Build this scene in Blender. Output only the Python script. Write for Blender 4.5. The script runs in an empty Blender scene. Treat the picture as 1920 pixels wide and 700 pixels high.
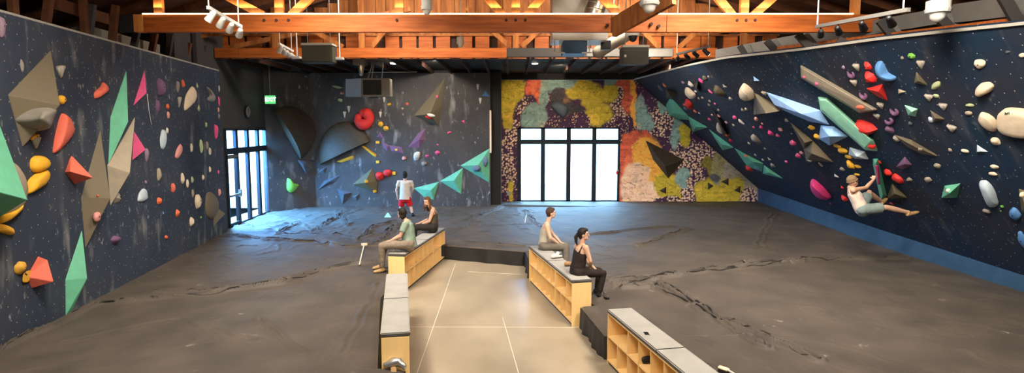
import bpy, bmesh, math, random
import numpy as np
from mathutils import Vector, Matrix, noise
from mathutils.bvhtree import BVHTree
C = bpy.context.scene
COL = C.collection
random.seed(7)
V = Vector
# ------------------------------------------------------------------ camera
FPX = 1110.0
PITCH = math.atan(110/FPX)
EYE = V((0, 0, 3.6))
cam = bpy.data.cameras.new('camera'); co = bpy.data.objects.new('camera', cam); COL.objects.link(co)
cam.sensor_width = 36; cam.lens = FPX/1920*36; cam.clip_start = 0.05; cam.clip_end = 200
co.location = EYE; co.rotation_euler = (math.pi/2-PITCH, 0, 0); C.camera = co
# ------------------------------------------------------------------ exposure, world
C.view_settings.view_transform = 'Standard'; C.view_settings.look = 'None'
C.view_settings.gamma = 1; C.view_settings.use_curve_mapping = False
C.view_settings.exposure = 0.35
w = bpy.data.worlds.new('daylight'); C.world = w; w.use_nodes = True
w.node_tree.nodes['Background'].inputs[0].default_value = (0.42, 0.74, 1, 1)
w.node_tree.nodes['Background'].inputs[1].default_value = 15.0
def area(name, loc, target, sx, sy, power, color, spread=180):
    l = bpy.data.lights.new(name, 'AREA'); l.shape = 'RECTANGLE'; l.size = sx; l.size_y = sy
    l.energy = power; l.color = color; l.spread = math.radians(spread)
    o = bpy.data.objects.new(name, l); COL.objects.link(o); o.location = loc
    o.rotation_euler = (V(target)-V(loc)).to_track_quat('-Z', 'Y').to_euler()
    return o
def spot(name, loc, target, power, color, angle=60, blend=.6, r=.06):
    l = bpy.data.lights.new(name, 'SPOT'); l.energy = power; l.color = color
    l.spot_size = math.radians(angle); l.spot_blend = blend; l.shadow_soft_size = r
    o = bpy.data.objects.new(name, l); COL.objects.link(o); o.location = loc
    o.rotation_euler = (V(target)-V(loc)).to_track_quat('-Z', 'Y').to_euler()
    return o
for loc, tgt, sx_, sz_ in (((2.45, 25.62, 2.0), (2.45, 20, 2.0), 4.4, 3.2), ((-9.1, 20.2, 2.0), (-5, 20.2, 2.0), 4.4, 3.2)):
    po = area('window_portal', loc, tgt, sx_, sz_, 1, (1, 1, 1)); po.data.cycles.is_portal = True
WARM = (1, .80, .58); WHITE = (1, .90, .78)
# unseen area lights added overhead to light the hall
area('unseen_overhead_light', (-3.6, 6.5, 7.2), (-4.6, 7.5, 0), 1.4, 1.4, 430, WHITE, 150)
area('unseen_overhead_light', (3.8, 6.5, 7.2), (6.4, 10, 1), 1.4, 1.4, 520, WHITE, 150)
area('unseen_overhead_light', (0, 1.0, 7.6), (0, 8, 1), 2.4, 1.2, 330, WHITE, 160)  # fill light added above the viewer, aimed down the hall
area('unseen_overhead_light', (-3.5, 10.6, 7.0), (-4, 14, 0), 1.6, 1.0, 230, WHITE, 110)
area('unseen_overhead_light', (4, 10.6, 7.0), (4.5, 14, 0), 1.6, 1.0, 260, WHITE, 110)
area('unseen_overhead_light', (-3.0, 15.8, 7.7), (-6.5, 22, 2), 1.6, .8, 260, WHITE)
area('unseen_overhead_light', (2.6, 15.8, 7.7), (4.5, 23, 2.5), 1.6, .8, 400, WHITE)
area('daylight_door', (-10.4, 20.4, 3.9), (-6.5, 20.8, .4), 3.6, 1.6, 3600, (.10, .42, 1), 130)
area('daylight_window', (2.45, 27.2, 4.6), (2.2, 22.5, .4), 4.2, 1.6, 800, (.14, .48, 1), 130)
spot('unseen_wash_light', (-2.6, 20.6, 5.95), (-2.9, 23.9, 3.6), 1300, WHITE, 130, .9, .15)  # unseen spots added to brighten the back, mural and right walls
spot('unseen_wash_light', (-7.8, 19.6, 5.95), (-8.6, 23.0, 4.2), 160, WHITE, 110, .9, .15)
spot('unseen_wash_light', (5.8, 22.0, 5.9), (7.2, 25.6, 1.8), 950, WARM, 110, .9, .15)
spot('unseen_wash_light', (1.8, 22.0, 5.9), (1.8, 25.6, 4.2), 420, WARM, 130, .9, .15)
spot('unseen_wash_light', (3.4, 17.6, 5.6), (6.8, 20.5, 4.0), 420, WHITE, 100, .9, .15)
# glow of the strips that light the timber roof
area('roof_strip_light', (-.5, 13.0, 6.2), (-.5, 15.5, 8.2), 14.5, .10, 34, (1, .66, .34))
area('roof_strip_light', (-.5, 16.9, 5.4), (-.5, 18.9, 7.0), 12, .3, 34, (1, .66, .34), 120)
area('roof_strip_light', (-.5, 11.6, 4.9), (-.5, 13.0, 5.9), 14, .3, 10, (1, .66, .34), 90)

# ------------------------------------------------------------------ materials
def mat(name, color, rough=.6, metal=0, noise_amt=.0, scale=6, bump=0, spec=.3, c2=None, stretch=(1,1,1)):
    m = bpy.data.materials.new(name); m.use_nodes = True
    nt = m.node_tree; b = nt.nodes['Principled BSDF']
    c = tuple(color)+(1,)
    b.inputs['Base Color'].default_value = c; b.inputs['Roughness'].default_value = rough
    b.inputs['Metallic'].default_value = metal; b.inputs['Specular IOR Level'].default_value = spec
    tc = nt.nodes.new('ShaderNodeTexCoord'); mp = nt.nodes.new('ShaderNodeMapping')
    mp.inputs['Scale'].default_value = stretch
    nz = nt.nodes.new('ShaderNodeTexNoise'); nz.inputs['Scale'].default_value = scale; nz.inputs['Detail'].default_value = 6
    nt.links.new(tc.outputs['Object'], mp.inputs[0]); nt.links.new(mp.outputs[0], nz.inputs['Vector'])
    if c2 is None and noise_amt: c2 = tuple(x*(1-noise_amt) for x in color)
    if c2 is not None:
        r = nt.nodes.new('ShaderNodeValToRGB'); r.color_ramp.elements[0].position = .35; r.color_ramp.elements[1].position = .68
        r.color_ramp.elements[0].color = tuple(c2)+(1,); r.color_ramp.elements[1].color = c
        nt.links.new(nz.outputs[0], r.inputs[0]); nt.links.new(r.outputs[0], b.inputs['Base Color'])
    if bump:
        bp = nt.nodes.new('ShaderNodeBump'); bp.inputs['Strength'].default_value = bump; bp.inputs['Distance'].default_value = .02
        nt.links.new(nz.outputs[0], bp.inputs['Height']); nt.links.new(bp.outputs[0], b.inputs['Normal'])
    return m
def emis(name, color, s):
    m = bpy.data.materials.new(name); m.use_nodes = True; b = m.node_tree.nodes['Principled BSDF']
    b.inputs['Base Color'].default_value = tuple(color)+(1,)
    b.inputs['Emission Color'].default_value = tuple(color)+(1,); b.inputs['Emission Strength'].default_value = s
    return m
def wallmat(name, base, base2, ax, dots=.5, chalk=.5):
    """painted climbing panel: paint, bolt-hole speckles, chalk streaks"""
    m = bpy.data.materials.new(name); m.use_nodes = True; nt = m.node_tree; N = nt.nodes.new; L = nt.links.new
    b = nt.nodes['Principled BSDF']; b.inputs['Roughness'].default_value = .75; b.inputs['Specular IOR Level'].default_value = .25
    tc = N('ShaderNodeTexCoord'); sep = N('ShaderNodeSeparateXYZ'); L(tc.outputs['Object'], sep.inputs[0])
    cb = N('ShaderNodeCombineXYZ'); L(sep.outputs[ax], cb.inputs[0]); L(sep.outputs[2], cb.inputs[1])
    def nz(scale, detail=5, sc=(1, 1, 1)):
        mp = N('ShaderNodeMapping'); mp.inputs['Scale'].default_value = sc; L(cb.outputs[0], mp.inputs[0])
        n = N('ShaderNodeTexNoise'); n.inputs['Scale'].default_value = scale; n.inputs['Detail'].default_value = detail; L(mp.outputs[0], n.inputs['Vector']); return n.outputs[0]
    def ramp(src, a, bb, ca=(0, 0, 0, 1), cbb=(1, 1, 1, 1)):
        r = N('ShaderNodeValToRGB'); r.color_ramp.elements[0].position = a; r.color_ramp.elements[1].position = bb
        r.color_ramp.elements[0].color = ca; r.color_ramp.elements[1].color = cbb; L(src, r.inputs[0]); return r.outputs[0]
    def mixc(f, c1, c2):
        x = N('ShaderNodeMix'); x.data_type = 'RGBA'; L(f, x.inputs[0])
        for s, i in ((c1, 6), (c2, 7)):
            if hasattr(s, 'default_value'): L(s, x.inputs[i])
            else: x.inputs[i].default_value = tuple(s)+(1,)
        return x.outputs[2]
    def mul(a, c):
        x = N('ShaderNodeMath'); x.operation = 'MULTIPLY'; L(a, x.inputs[0])
        if hasattr(c, 'default_value'): L(c, x.inputs[1])
        else: x.inputs[1].default_value = c
        return x.outputs[0]
    col = mixc(ramp(nz(.9, 3), .38, .62), base, base2)
    streak = mul(ramp(nz(2.2, 8, (1.6, .45, 1)), .55, .8), ramp(nz(.5, 2), .42, .62))
    col = mixc(mul(streak, chalk), col, (.42, .40, .37))
    scuff = mul(ramp(nz(9, 6, (1, .5, 1)), .62, .74), ramp(nz(.8, 3), .45, .6))
    col = mixc(mul(scuff, chalk), col, (.5, .48, .45))
    vo = N('ShaderNodeTexVoronoi'); vo.voronoi_dimensions = '2D'; vo.inputs['Scale'].default_value = 4.6; vo.inputs['Randomness'].default_value = .75
    L(cb.outputs[0], vo.inputs['Vector'])
    d = ramp(vo.outputs['Distance'], .026, .046, (1, 1, 1, 1), (0, 0, 0, 1))
    col = mixc(mul(d, dots), col, (.60, .58, .52))
    L(col, b.inputs['Base Color'])
    return m
def glassmat():
    m = bpy.data.materials.new('glass'); m.use_nodes = True; nt = m.node_tree; nt.nodes.remove(nt.nodes['Principled BSDF'])
    t = nt.nodes.new('ShaderNodeBsdfTransparent'); g = nt.nodes.new('ShaderNodeBsdfGlossy'); g.inputs['Roughness'].default_value = .03
    mx = nt.nodes.new('ShaderNodeMixShader'); mx.inputs[0].default_value = .06
    t.inputs[0].default_value = (.96, .98, 1, 1)
    nt.links.new(t.outputs[0], mx.inputs[1]); nt.links.new(g.outputs[0], mx.inputs[2]); nt.links.new(mx.outputs[0], nt.nodes['Material Output'].inputs[0])
    return m
M = {}
M['pad'] = mat('pad_cover', (.092, .074, .058), .62, 0, scale=1.3, c2=(.060, .050, .041), spec=.3, stretch=(1, 1, 1))
nt_ = M['pad'].node_tree; b_ = nt_.nodes['Principled BSDF']; src_ = b_.inputs['Base Color'].links[0].from_socket
tc_ = nt_.nodes.new('ShaderNodeTexCoord'); n1_ = nt_.nodes.new('ShaderNodeTexNoise'); n1_.inputs['Scale'].default_value = 3.2; n1_.inputs['Detail'].default_value = 7; n1_.inputs['Roughness'].default_value = .65
n2_ = nt_.nodes.new('ShaderNodeTexNoise'); n2_.inputs['Scale'].default_value = .35
r1_ = nt_.nodes.new('ShaderNodeValToRGB'); r1_.color_ramp.elements[0].position = .64; r1_.color_ramp.elements[1].position = .76
r2_ = nt_.nodes.new('ShaderNodeValToRGB'); r2_.color_ramp.elements[0].position = .45; r2_.color_ramp.elements[1].position = .62
mu_ = nt_.nodes.new('ShaderNodeMath'); mu_.operation = 'MULTIPLY'; mx_ = nt_.nodes.new('ShaderNodeMix'); mx_.data_type = 'RGBA'; mx_.inputs[7].default_value = (.34, .30, .26, 1)
for a_, c_ in ((tc_.outputs['Object'], n1_.inputs['Vector']), (tc_.outputs['Object'], n2_.inputs['Vector']), (n1_.outputs[0], r1_.inputs[0]), (n2_.outputs[0], r2_.inputs[0]), (r1_.outputs[0], mu_.inputs[0]), (r2_.outputs[0], mu_.inputs[1]), (mu_.outputs[0], mx_.inputs[0]), (src_, mx_.inputs[6]), (mx_.outputs[2], b_.inputs['Base Color'])): nt_.links.new(a_, c_)
M['pad_side'] = mat('pad_skirt', (.030, .028, .026), .6, 0, .4, scale=3)
M['fold_shade'] = mat('fold_shade_cloth', (.050, .043, .037), .6, 0, .3, scale=3)  # crease shade put into the colour, darker than the pad cover
M['concrete'] = mat('concrete', (.42, .35, .25), .32, 0, scale=1.1, c2=(.31, .255, .18), spec=.5, stretch=(1, .6, 1))
M['joint'] = mat('joint_dust', (.75, .68, .55), .8)
M['wall_l'] = wallmat('left_wall_paint', (.042, .050, .068), (.030, .040, .062), 1, .75, .7)
M['wall_b'] = wallmat('back_wall_paint', (.068, .060, .054), (.050, .047, .046), 0, .10, .7)
M['wall_r'] = wallmat('right_wall_paint', (.0075, .022, .046), (.018, .021, .034), 1, .7, .16)
M['kick'] = mat('kicker_blue', (.032, .078, .135), .6, 0, .25, 3)
M['dark_wall'] = mat('charcoal_wall', (.052, .047, .042), .8, 0, .15, 3)
M['black'] = mat('black_paint', (.012, .011, .011), .7)
M['brown_black'] = mat('dark_joist', (.05, .018, .010), .8, 0, .4, 4)
M['frame'] = mat('window_frame', (.012, .016, .024), .45)
M['glass'] = glassmat()
M['beam'] = mat('beam_timber', (.40, .105, .018), .6, 0, scale=2.2, c2=(.24, .055, .008), spec=.25, stretch=(.6, 6, 7))
M['post'] = mat('post_timber', (.60, .23, .06), .6, 0, scale=2.2, c2=(.42, .14, .03), spec=.25, stretch=(7, 6, .7))
M['plank'] = mat('plank_timber', (.34, .125, .032), .7, 0, scale=2.0, c2=(.17, .052, .013), spec=.2, stretch=(4, 4, .5))
M['roof_wood'] = mat('roof_timber', (.13, .045, .016), .8, 0, .5, 3)
M['steel'] = mat('grey_steel', (.16, .15, .135), .6, .1, .15, 3)
M['steel_dark'] = mat('dark_steel', (.035, .030, .027), .6)
M['white_metal'] = mat('white_metal', (.62, .60, .55), .4)
M['bulb'] = emis('lamp_lens', (1, .93, .82), 14)
M['strip'] = emis('led_strip', (1, .80, .55), 9)
M['duct'] = mat('duct_metal', (.62, .60, .57), .28, .9)
M['blue_panel'] = mat('blue_filter', (.05, .13, .26), .5, 0, .2, 3)
M['spk'] = mat('speaker_box', (.05, .046, .032), .6, 0, .1, 4)
M['spk_edge'] = mat('speaker_edge', (.35, .33, .28), .5)
M['spk_beige'] = mat('cabinet_beige', (.22, .19, .145), .6)
M['pale_grey'] = mat('pale_grey_panel', (.30, .32, .34), .6)
M['ply'] = mat('birch_ply', (.90, .62, .27), .55, 0, scale=2, c2=(.84, .55, .22), spec=.3, stretch=(3, 3, .6))
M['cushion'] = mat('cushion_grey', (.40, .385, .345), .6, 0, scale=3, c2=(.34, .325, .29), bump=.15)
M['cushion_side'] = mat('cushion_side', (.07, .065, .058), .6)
M['skin'] = mat('skin', (.62, .36, .235), .55, 0, .08, 9)
M['skin_pale'] = mat('skin_pale', (.68, .43, .30), .55, 0, .08, 9)
M['hair_dark'] = mat('hair_dark', (.018, .011, .008), .6, 0, .5, 40, .5)
M['hair_brown'] = mat('hair_brown', (.16, .065, .025), .55, 0, .6, 40, .5)
M['hair_mid'] = mat('hair_mid', (.085, .038, .018), .6, 0, .5, 40, .5)
M['eye'] = mat('eye', (.03, .02, .015), .3)
M['lip'] = mat('lip', (.42, .15, .11), .5)
M['tee_white'] = mat('tee_cream', (.62, .53, .44), .9, 0, .12, 8, .3)
M['tee_green'] = mat('tee_sage', (.27, .36, .27), .9, 0, .18, 8, .3)
M['tank_grey'] = mat('tank_beige_grey', (.44, .39, .31), .9, 0, .15, 8, .3)
M['tank_dark'] = mat('tank_brown', (.075, .052, .035), .9, 0, .3, 8, .3)
M['tank_black'] = mat('tank_black', (.028, .018, .014), .9, 0, .4, 8, .3)
M['tank_peach'] = mat('tank_peach', (.74, .58, .47), .9, 0, .12, 8, .3)
M['red_cloth'] = mat('red_cloth', (.62, .012, .018), .85, 0, .25, 8, .3)
M['khaki'] = mat('khaki_cloth', (.26, .20, .145), .9, 0, .25, 8, .3)
M['grey_cloth'] = mat('grey_cloth', (.17, .145, .115), .9, 0, .25, 8, .3)
M['dark_cloth'] = mat('dark_cloth', (.03, .025, .022), .9, 0, .25, 8, .3)
M['teal_short'] = mat('grey_teal_cloth', (.21, .27, .25), .9, 0, .2, 8, .3)
M['beanie'] = mat('beanie_tan', (.27, .17, .09), .95, 0, .3, 30, .5)
M['shoe_tan'] = mat('shoe_tan', (.50, .30, .12), .6, 0, .3, 12)
M['shoe_black'] = mat('shoe_black', (.02, .018, .017), .6)
M['shoe_white'] = mat('shoe_white', (.75, .70, .62), .6, 0, .2, 10)
M['rubber'] = mat('rubber', (.015, .014, .013), .6)
M['wood_pale'] = mat('pale_wood', (.80, .62, .42), .5)
M['exit_green'] = emis('exit_green', (.10, .55, .16), 1.0)
M['exit_text'] = emis('exit_letter', (.75, 1, .75), 1.8)
M['clock_face'] = mat('clock_face', (.22, .21, .19), .4)
M['red_paint'] = mat('red_paint', (.5, .02, .015), .4)
M['screen'] = mat('screen_black', (.008, .007, .007), .5)
M['siding'] = mat('white_siding', (.9, .9, .9), .8)
M['asphalt'] = mat('asphalt', (.22, .22, .22), .8)
HC = dict(salmon=(.80, .15, .085), red=(.72, .022, .016), orange=(.80, .14, .035), yellow=(.85, .43, .02), mustard=(.70, .36, .03),
          green=(.13, .45, .27), mint=(.34, .74, .50), leaf=(.16, .42, .05), brown=(.155, .122, .072), olive=(.13, .105, .05), dkbrown=(.055, .038, .020),
          beige=(.38, .31, .22), cream=(.78, .62, .43), white=(.66, .60, .52), pink=(.80, .095, .24), hotpink=(.80, .045, .21), magenta=(.55, .01, .15), purple=(.17, .075, .15),
          plum=(.05, .012, .04), lilac=(.30, .19, .25), blue=(.085, .23, .48), sky=(.33, .55, .90), ice=(.50, .58, .62), grey=(.27, .235, .19), slate=(.075, .085, .10),
          black=(.02, .016, .013), rose=(.72, .30, .25), bluegrey=(.12, .155, .19), palegreen=(.45, .50, .25), cone=(.40, .35, .28))
HM = {}
def hm(c, chalky=True):
    if c not in HM:
        HM[c] = mat('resin_'+c, HC[c], .62, 0, scale=7, c2=tuple(min(1, x*.80+.02) for x in HC[c]), spec=.3)
    return HM[c]

# ------------------------------------------------------------------ helpers
def ray(px, py):
    dx = (px-960)/FPX; dy = (350-py)/FPX
    return V((dx, math.cos(PITCH)+dy*math.sin(PITCH), -math.sin(PITCH)+dy*math.cos(PITCH)))
def atZ(px, py, z):
    r = ray(px, py); return EYE+r*((z-EYE.z)/r.z)
def atY(px, py, y):
    r = ray(px, py); return EYE+r*(y/r.y)
def onplane(px, py, p, n):
    r = ray(px, py); return EYE+r*((p-EYE).dot(n)/r.dot(n))
def tag(o, label=None, cat=None, group=None, kind=None):
    if label: o['label'] = label
    if cat: o['category'] = cat
    if group: o['group'] = group
    if kind: o['kind'] = kind
    return o
def empty(name, loc, label, cat, group=None):
    o = bpy.data.objects.new(name, None); COL.objects.link(o); o.location = loc; o.empty_display_size = .1
    bpy.context.view_layer.update()
    return tag(o, label, cat, group)
def worldloc(o):
    l = V((0, 0, 0))
    while o: l += o.location; o = o.parent
    return l
def link(me, name, m, parent=None, smooth=False, keep=False):
    """me has world coordinates; the origin moves to the bottom centre"""
    vs = np.zeros(len(me.vertices)*3); me.vertices.foreach_get('co', vs); vs = vs.reshape(-1, 3)
    if keep or len(vs) == 0: c = np.zeros(3)
    else: c = np.array([(vs[:, 0].min()+vs[:, 0].max())/2, (vs[:, 1].min()+vs[:, 1].max())/2, vs[:, 2].min()])
    me.vertices.foreach_set('co', (vs-c).ravel()); me.update()
    for mm in (m if isinstance(m, (list, tuple)) else [m]): me.materials.append(mm)
    if smooth: me.polygons.foreach_set('use_smooth', [True]*len(me.polygons))
    o = bpy.data.objects.new(name, me); COL.objects.link(o)
    if parent: o.parent = parent; o.location = V(c)-worldloc(parent)
    else: o.location = V(c)
    return o
def obj(name, bm, m, parent=None, smooth=False, keep=False, recalc=True):
    if recalc: bmesh.ops.recalc_face_normals(bm, faces=bm.faces)
    me = bpy.data.meshes.new(name); bm.to_mesh(me); bm.free()
    return link(me, name, m, parent, smooth, keep)
def struct(name, bm, m, keep=True, **k):
    o = obj(name, bm, m, keep=keep, **k); o['kind'] = 'structure'; return o
def add_box(bm, lo, hi, bevel=0):
    g = bmesh.ops.create_cube(bm, size=1)['verts']
    lo = V(lo); hi = V(hi)
    for v in g: v.co = V([lo[i]+(v.co[i]+.5)*(hi[i]-lo[i]) for i in range(3)])
    if bevel: bmesh.ops.bevel(bm, geom=list({e for v in g for e in v.link_edges}), offset=bevel, segments=2, affect='EDGES')
    return g
def box(lo, hi, bevel=0):
    bm = bmesh.new(); add_box(bm, lo, hi, bevel); return bm
def add_obox(bm, o, ax, ay, az, lo, hi, bevel=0):
    """box in a frame o, ax, ay, az"""
    n0 = len(bm.verts); add_box(bm, lo, hi, bevel); bm.verts.ensure_lookup_table()
    for v in bm.verts[n0:]: v.co = o+ax*v.co.x+ay*v.co.y+az*v.co.z
def obar(bm, a, b, w, h, up=V((0, 0, 1))):
    a = V(a); b = V(b); d = (b-a); L = d.length; d.normalize()
    s = d.cross(up)
    if s.length < 1e-3: s = d.cross(V((0, 1, 0)))
    s.normalize(); u = s.cross(d)
    add_obox(bm, a, d, s, u, (0, -w/2, -h/2), (L, w/2, h/2))
def tube(bm, pts, rad, side=None, seg=12, round_ends=(True, True)):
    """closed tapered tube; rad entries r or (a,b), a along side"""
    pts = [V(p) for p in pts]; rad = [(r, r) if not isinstance(r, (tuple, list)) else r for r in rad]
    P, R, T = [], [], []
    n = len(pts)
    tang = [((pts[min(i+1, n-1)]-pts[max(i-1, 0)]).normalized()) for i in range(n)]
    if round_ends[0]:
        for k in (1.0, .8, .45):
            P.append(pts[0]-tang[0]*min(rad[0])*k); q = math.sqrt(max(0.0004, 1-k*k)); R.append((rad[0][0]*q, rad[0][1]*q)); T.append(tang[0])
    for i in range(n): P.append(pts[i]); R.append(rad[i]); T.append(tang[i])
    if round_ends[1]:
        for k in (.45, .8, 1.0):
            P.append(pts[-1]+tang[-1]*min(rad[-1])*k); q = math.sqrt(max(0.0004, 1-k*k)); R.append((rad[-1][0]*q, rad[-1][1]*q)); T.append(tang[-1])
    s = V(side) if side is not None else (V((1, 0, 0)) if abs(T[0].x) < .8 else V((0, 1, 0)))
    rings = []
    for p, r, t in zip(P, R, T):
        s = (s-t*s.dot(t))
        if s.length < 1e-4: s = t.orthogonal()
        s.normalize(); u = t.cross(s)
        rings.append([bm.verts.new(p+s*(r[0]*math.cos(2*math.pi*k/seg))+u*(r[1]*math.sin(2*math.pi*k/seg))) for k in range(seg)])
    for a, b in zip(rings, rings[1:]):
        for k in range(seg): bm.faces.new((a[k], a[(k+1) % seg], b[(k+1) % seg], b[k]))
    bm.faces.new(rings[0][::-1]); bm.faces.new(rings[-1])
def ell(bm, c, r, rot=None, seg=16):
    g = bmesh.ops.create_uvsphere(bm, u_segments=seg, v_segments=max(8, seg//2+2), radius=1)['verts']
    for v in g:
        p = V((v.co.x*r[0], v.co.y*r[1], v.co.z*r[2])); v.co = V(c)+(rot @ p if rot else p)
def frame3(fwd, up=V((0, 0, 1))):
    f = V(fwd).normalized(); s = f.cross(up).normalized(); u = s.cross(f)
    return Matrix((s, f, u)).transposed()      # local x=right, y=forward, z=up
def remeshed(bm, vox, smooth_it=2):
    bmesh.ops.recalc_face_normals(bm, faces=bm.faces)
    me = bpy.data.meshes.new('tmp'); bm.to_mesh(me); bm.free()
    o = bpy.data.objects.new('tmp', me); COL.objects.link(o)
    md = o.modifiers.new('r', 'REMESH'); md.mode = 'VOXEL'; md.voxel_size = vox
    if smooth_it:
        sm = o.modifiers.new('s', 'SMOOTH'); sm.iterations = smooth_it; sm.factor = .5
    dg = bpy.context.evaluated_depsgraph_get()
    out = bpy.data.meshes.new_from_object(o.evaluated_get(dg))
    bpy.data.objects.remove(o); bpy.data.meshes.remove(me)
    return out
def quadmesh(pts_grid):
    """bmesh from a 2D list of points"""
    bm = bmesh.new(); G = [[bm.verts.new(p) for p in row] for row in pts_grid]
    for a, b in zip(G, G[1:]):
        for i in range(len(a)-1): bm.faces.new((a[i], a[i+1], b[i+1], b[i]))
    return bm
def slab(poly, off):
    """prism from a planar polygon and an offset vector"""
    bm = bmesh.new(); a = [bm.verts.new(p) for p in poly]; b = [bm.verts.new(V(p)+V(off)) for p in poly]
    bm.faces.new(a); bm.faces.new(b[::-1]); n = len(a)
    for i in range(n): bm.faces.new((a[i], a[(i+1) % n], b[(i+1) % n], b[i]))
    return bm

# ------------------------------------------------------------------ setting
PZ = .4
LW = [V((-6.55, 2.0, 0)), V((-8.82, 18.08, 0))]          # left wall base line
ldir = (LW[1]-LW[0]).normalized(); lnor = V((ldir.y, -ldir.x, 0))
if lnor.x < 0: lnor = -lnor
LTOP = 5.3
struct('floor', box((-13, -7, -.1), (13, 26.5, 0)), M['concrete'])
# aisle joints, thin dusty saw cuts
bm = bmesh.new()
for a, b in (((-1.51, 15.6), (-1.37, 6.5)), ((-.18, 11.0), (.30, 6.5)), ((-1.9, 10.45), (1.15, 10.42)), ((-1.1, 14.6), (.3, 14.3))):
    obar(bm, (a[0], a[1], .001), (b[0], b[1], .001), .009, .003)
struct('trim_1', bm, M['joint'])
# left climbing wall
bm = slab([LW[0]+V((0, 0, .0)), LW[1]+V((0, 0, 0)), LW[1]+V((0, 0, LTOP)), LW[0]+V((0, 0, LTOP))], -lnor*.18)
wl = struct('wall_left', bm, M['wall_l'])
bm = slab([LW[0]+V((0, 0, LTOP)), LW[1]+V((0, 0, LTOP)), LW[1]+V((0, 0, LTOP+.035)), LW[0]+V((0, 0, LTOP+.035))], -lnor*.2)
struct('trim_2', bm, M['spk_edge'])
# dark wall holding the left door
D0 = V((-9.02, 17.2, 0)); D1 = V((-9.28, 22.4, 0)); ddir = (D1-D0).normalized(); dnor = V((ddir.y, -ddir.x, 0))
def dpt(px, py):      # point on the door wall
    return onplane(px, py, D0, dnor)
dtop = dpt(502, 241).z; da = (dpt(428, 436)-D0).dot(ddir); db = (dpt(507, 398)-D0).dot(ddir)
def dw(s, z, o=0): return D0+ddir*s+V((0, 0, z))+dnor*o
dl = (D1-D0).length
for i, (s0, s1, z0, z1) in enumerate([(-1.2, da, 0, 6.6), (db, dl+.3, 0, 6.6), (da, db, dtop, 6.6), (da, db, 0, PZ-.02)]):
    struct('wall_door_side' if i == 0 else 'wall_door_side.%03d' % i, slab([dw(s0, z0), dw(s1, z0), dw(s1, z1), dw(s0, z1)], -dnor*.2), M['dark_wall'])
FT = .165
def storefront(name, P, width, z0, z1, zt, ncol, nrm, leaf=None):
    """P(s,z,o) point; ncol columns; zt transom height; real frame bars and glass panes"""
    bm = bmesh.new(); ft = FT
    cols = [width*i/ncol for i in range(ncol+1)]
    def bar(s0, s1, a, b, d=.10):
        o = P(0, 0, 0); ax = (P(1, 0, 0)-o); add_obox(bm, o, ax, nrm, V((0, 0, 1)), (s0, -d*.8, a), (s1, d*.2, b))
    for i, s in enumerate(cols):
        bar(s-(0 if i == 0 else ft*.55), s+(0 if i == ncol else ft*.55) if i else ft, z0, z1)
    bar(0, width, z1-.07, z1); bar(0, width, zt-.10, zt+.10, .12); bar(0, width, z0, z0+.05)
    o = struct(name, bm, M['frame'], keep=True)
    for i in range(ncol):
        for a, b in ((z0+.05, zt-.1), (zt+.1, z1-.07)):
            g = obj('pane', slab([P(cols[i]+.04, a, -.03), P(cols[i+1]-.04, a, -.03), P(cols[i+1]-.04, b, -.03), P(cols[i]+.04, b, -.03)], nrm*.012), M['glass'], o)
    return o
zt = dpt(505, 277).z
door = storefront('door_1', lambda s, z, o: dw(da+s, z, o), db-da, PZ, dtop, zt, 4, dnor)
# door leaf with panic bar
bm = bmesh.new(); cw = (db-da)/4
def dbar(bm, s0, s1, a, b, d0=-.02, d1=.05): add_obox(bm, D0, ddir, dnor, V((0, 0, 1)), (s0, d0, a), (s1, d1, b))
for s0, s1, a, b in ((da+.05, da+.13, PZ, zt-.1), (da+cw-.08, da+cw+.02, PZ, zt-.1), (da+.05, da+cw, zt-.24, zt-.12), (da+.05, da+cw, PZ, PZ+.12)): dbar(bm, s0, s1, a, b)
obj('door_leaf', bm, M['frame'], door)
bm = bmesh.new(); dbar(bm, da+.08, da+cw, PZ+.98, PZ+1.05, .06, .11); dbar(bm, da+cw-.12, da+cw-.04, PZ+.92, PZ+1.16, .04, .12)
tag(obj('door_handle', bm, M['duct'], door), 'silver push bar')
bm = bmesh.new(); dbar(bm, da+.1, da+.7, zt-.2, zt-.14, .06, .12); obj('door_closer', bm, M['steel'], door)
# corner panel and back wall
K0 = V((-9.24, 22.36, 0)); K1 = V((-7.93, 23.92, 0))
kd = (K1-K0).normalized(); kn = V((kd.y, -kd.x, 0))
KT = 5.78
k1top = atY(579, 137, 23.92)
bm = bmesh.new()
q = [K0, K1, V((k1top.x-.02, 23.92, KT)), V((K0.x-.05, K0.y, KT))]
f = [bm.verts.new(p) for p in q]+[bm.verts.new(V(p)+V((-.1, .3, 0))) for p in q]
bm.faces.new(f[:4]); bm.faces.new(f[4:][::-1])
for i in range(4): bm.faces.new((f[i], f[(i+1) % 4], f[(i+1) % 4+4], f[i+4]))
struct('wall_corner', bm, M['wall_b'])
struct('wall_back', slab([V((-8.3, 23.92, 0)), V((-.87, 23.92, 0)), V((-.87, 23.92, KT)), V((-8.5, 23.92, KT))], V((0, .25, 0))), M['wall_b'])
struct('wall_return', box((-.87, 24.1, 0), (-.45, 26.3, 6.6)), M['black'])
struct('trim_3', box((-.90, 23.88, 2.6), (-.83, 23.92, 4.3)), M['wood_pale'])
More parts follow.
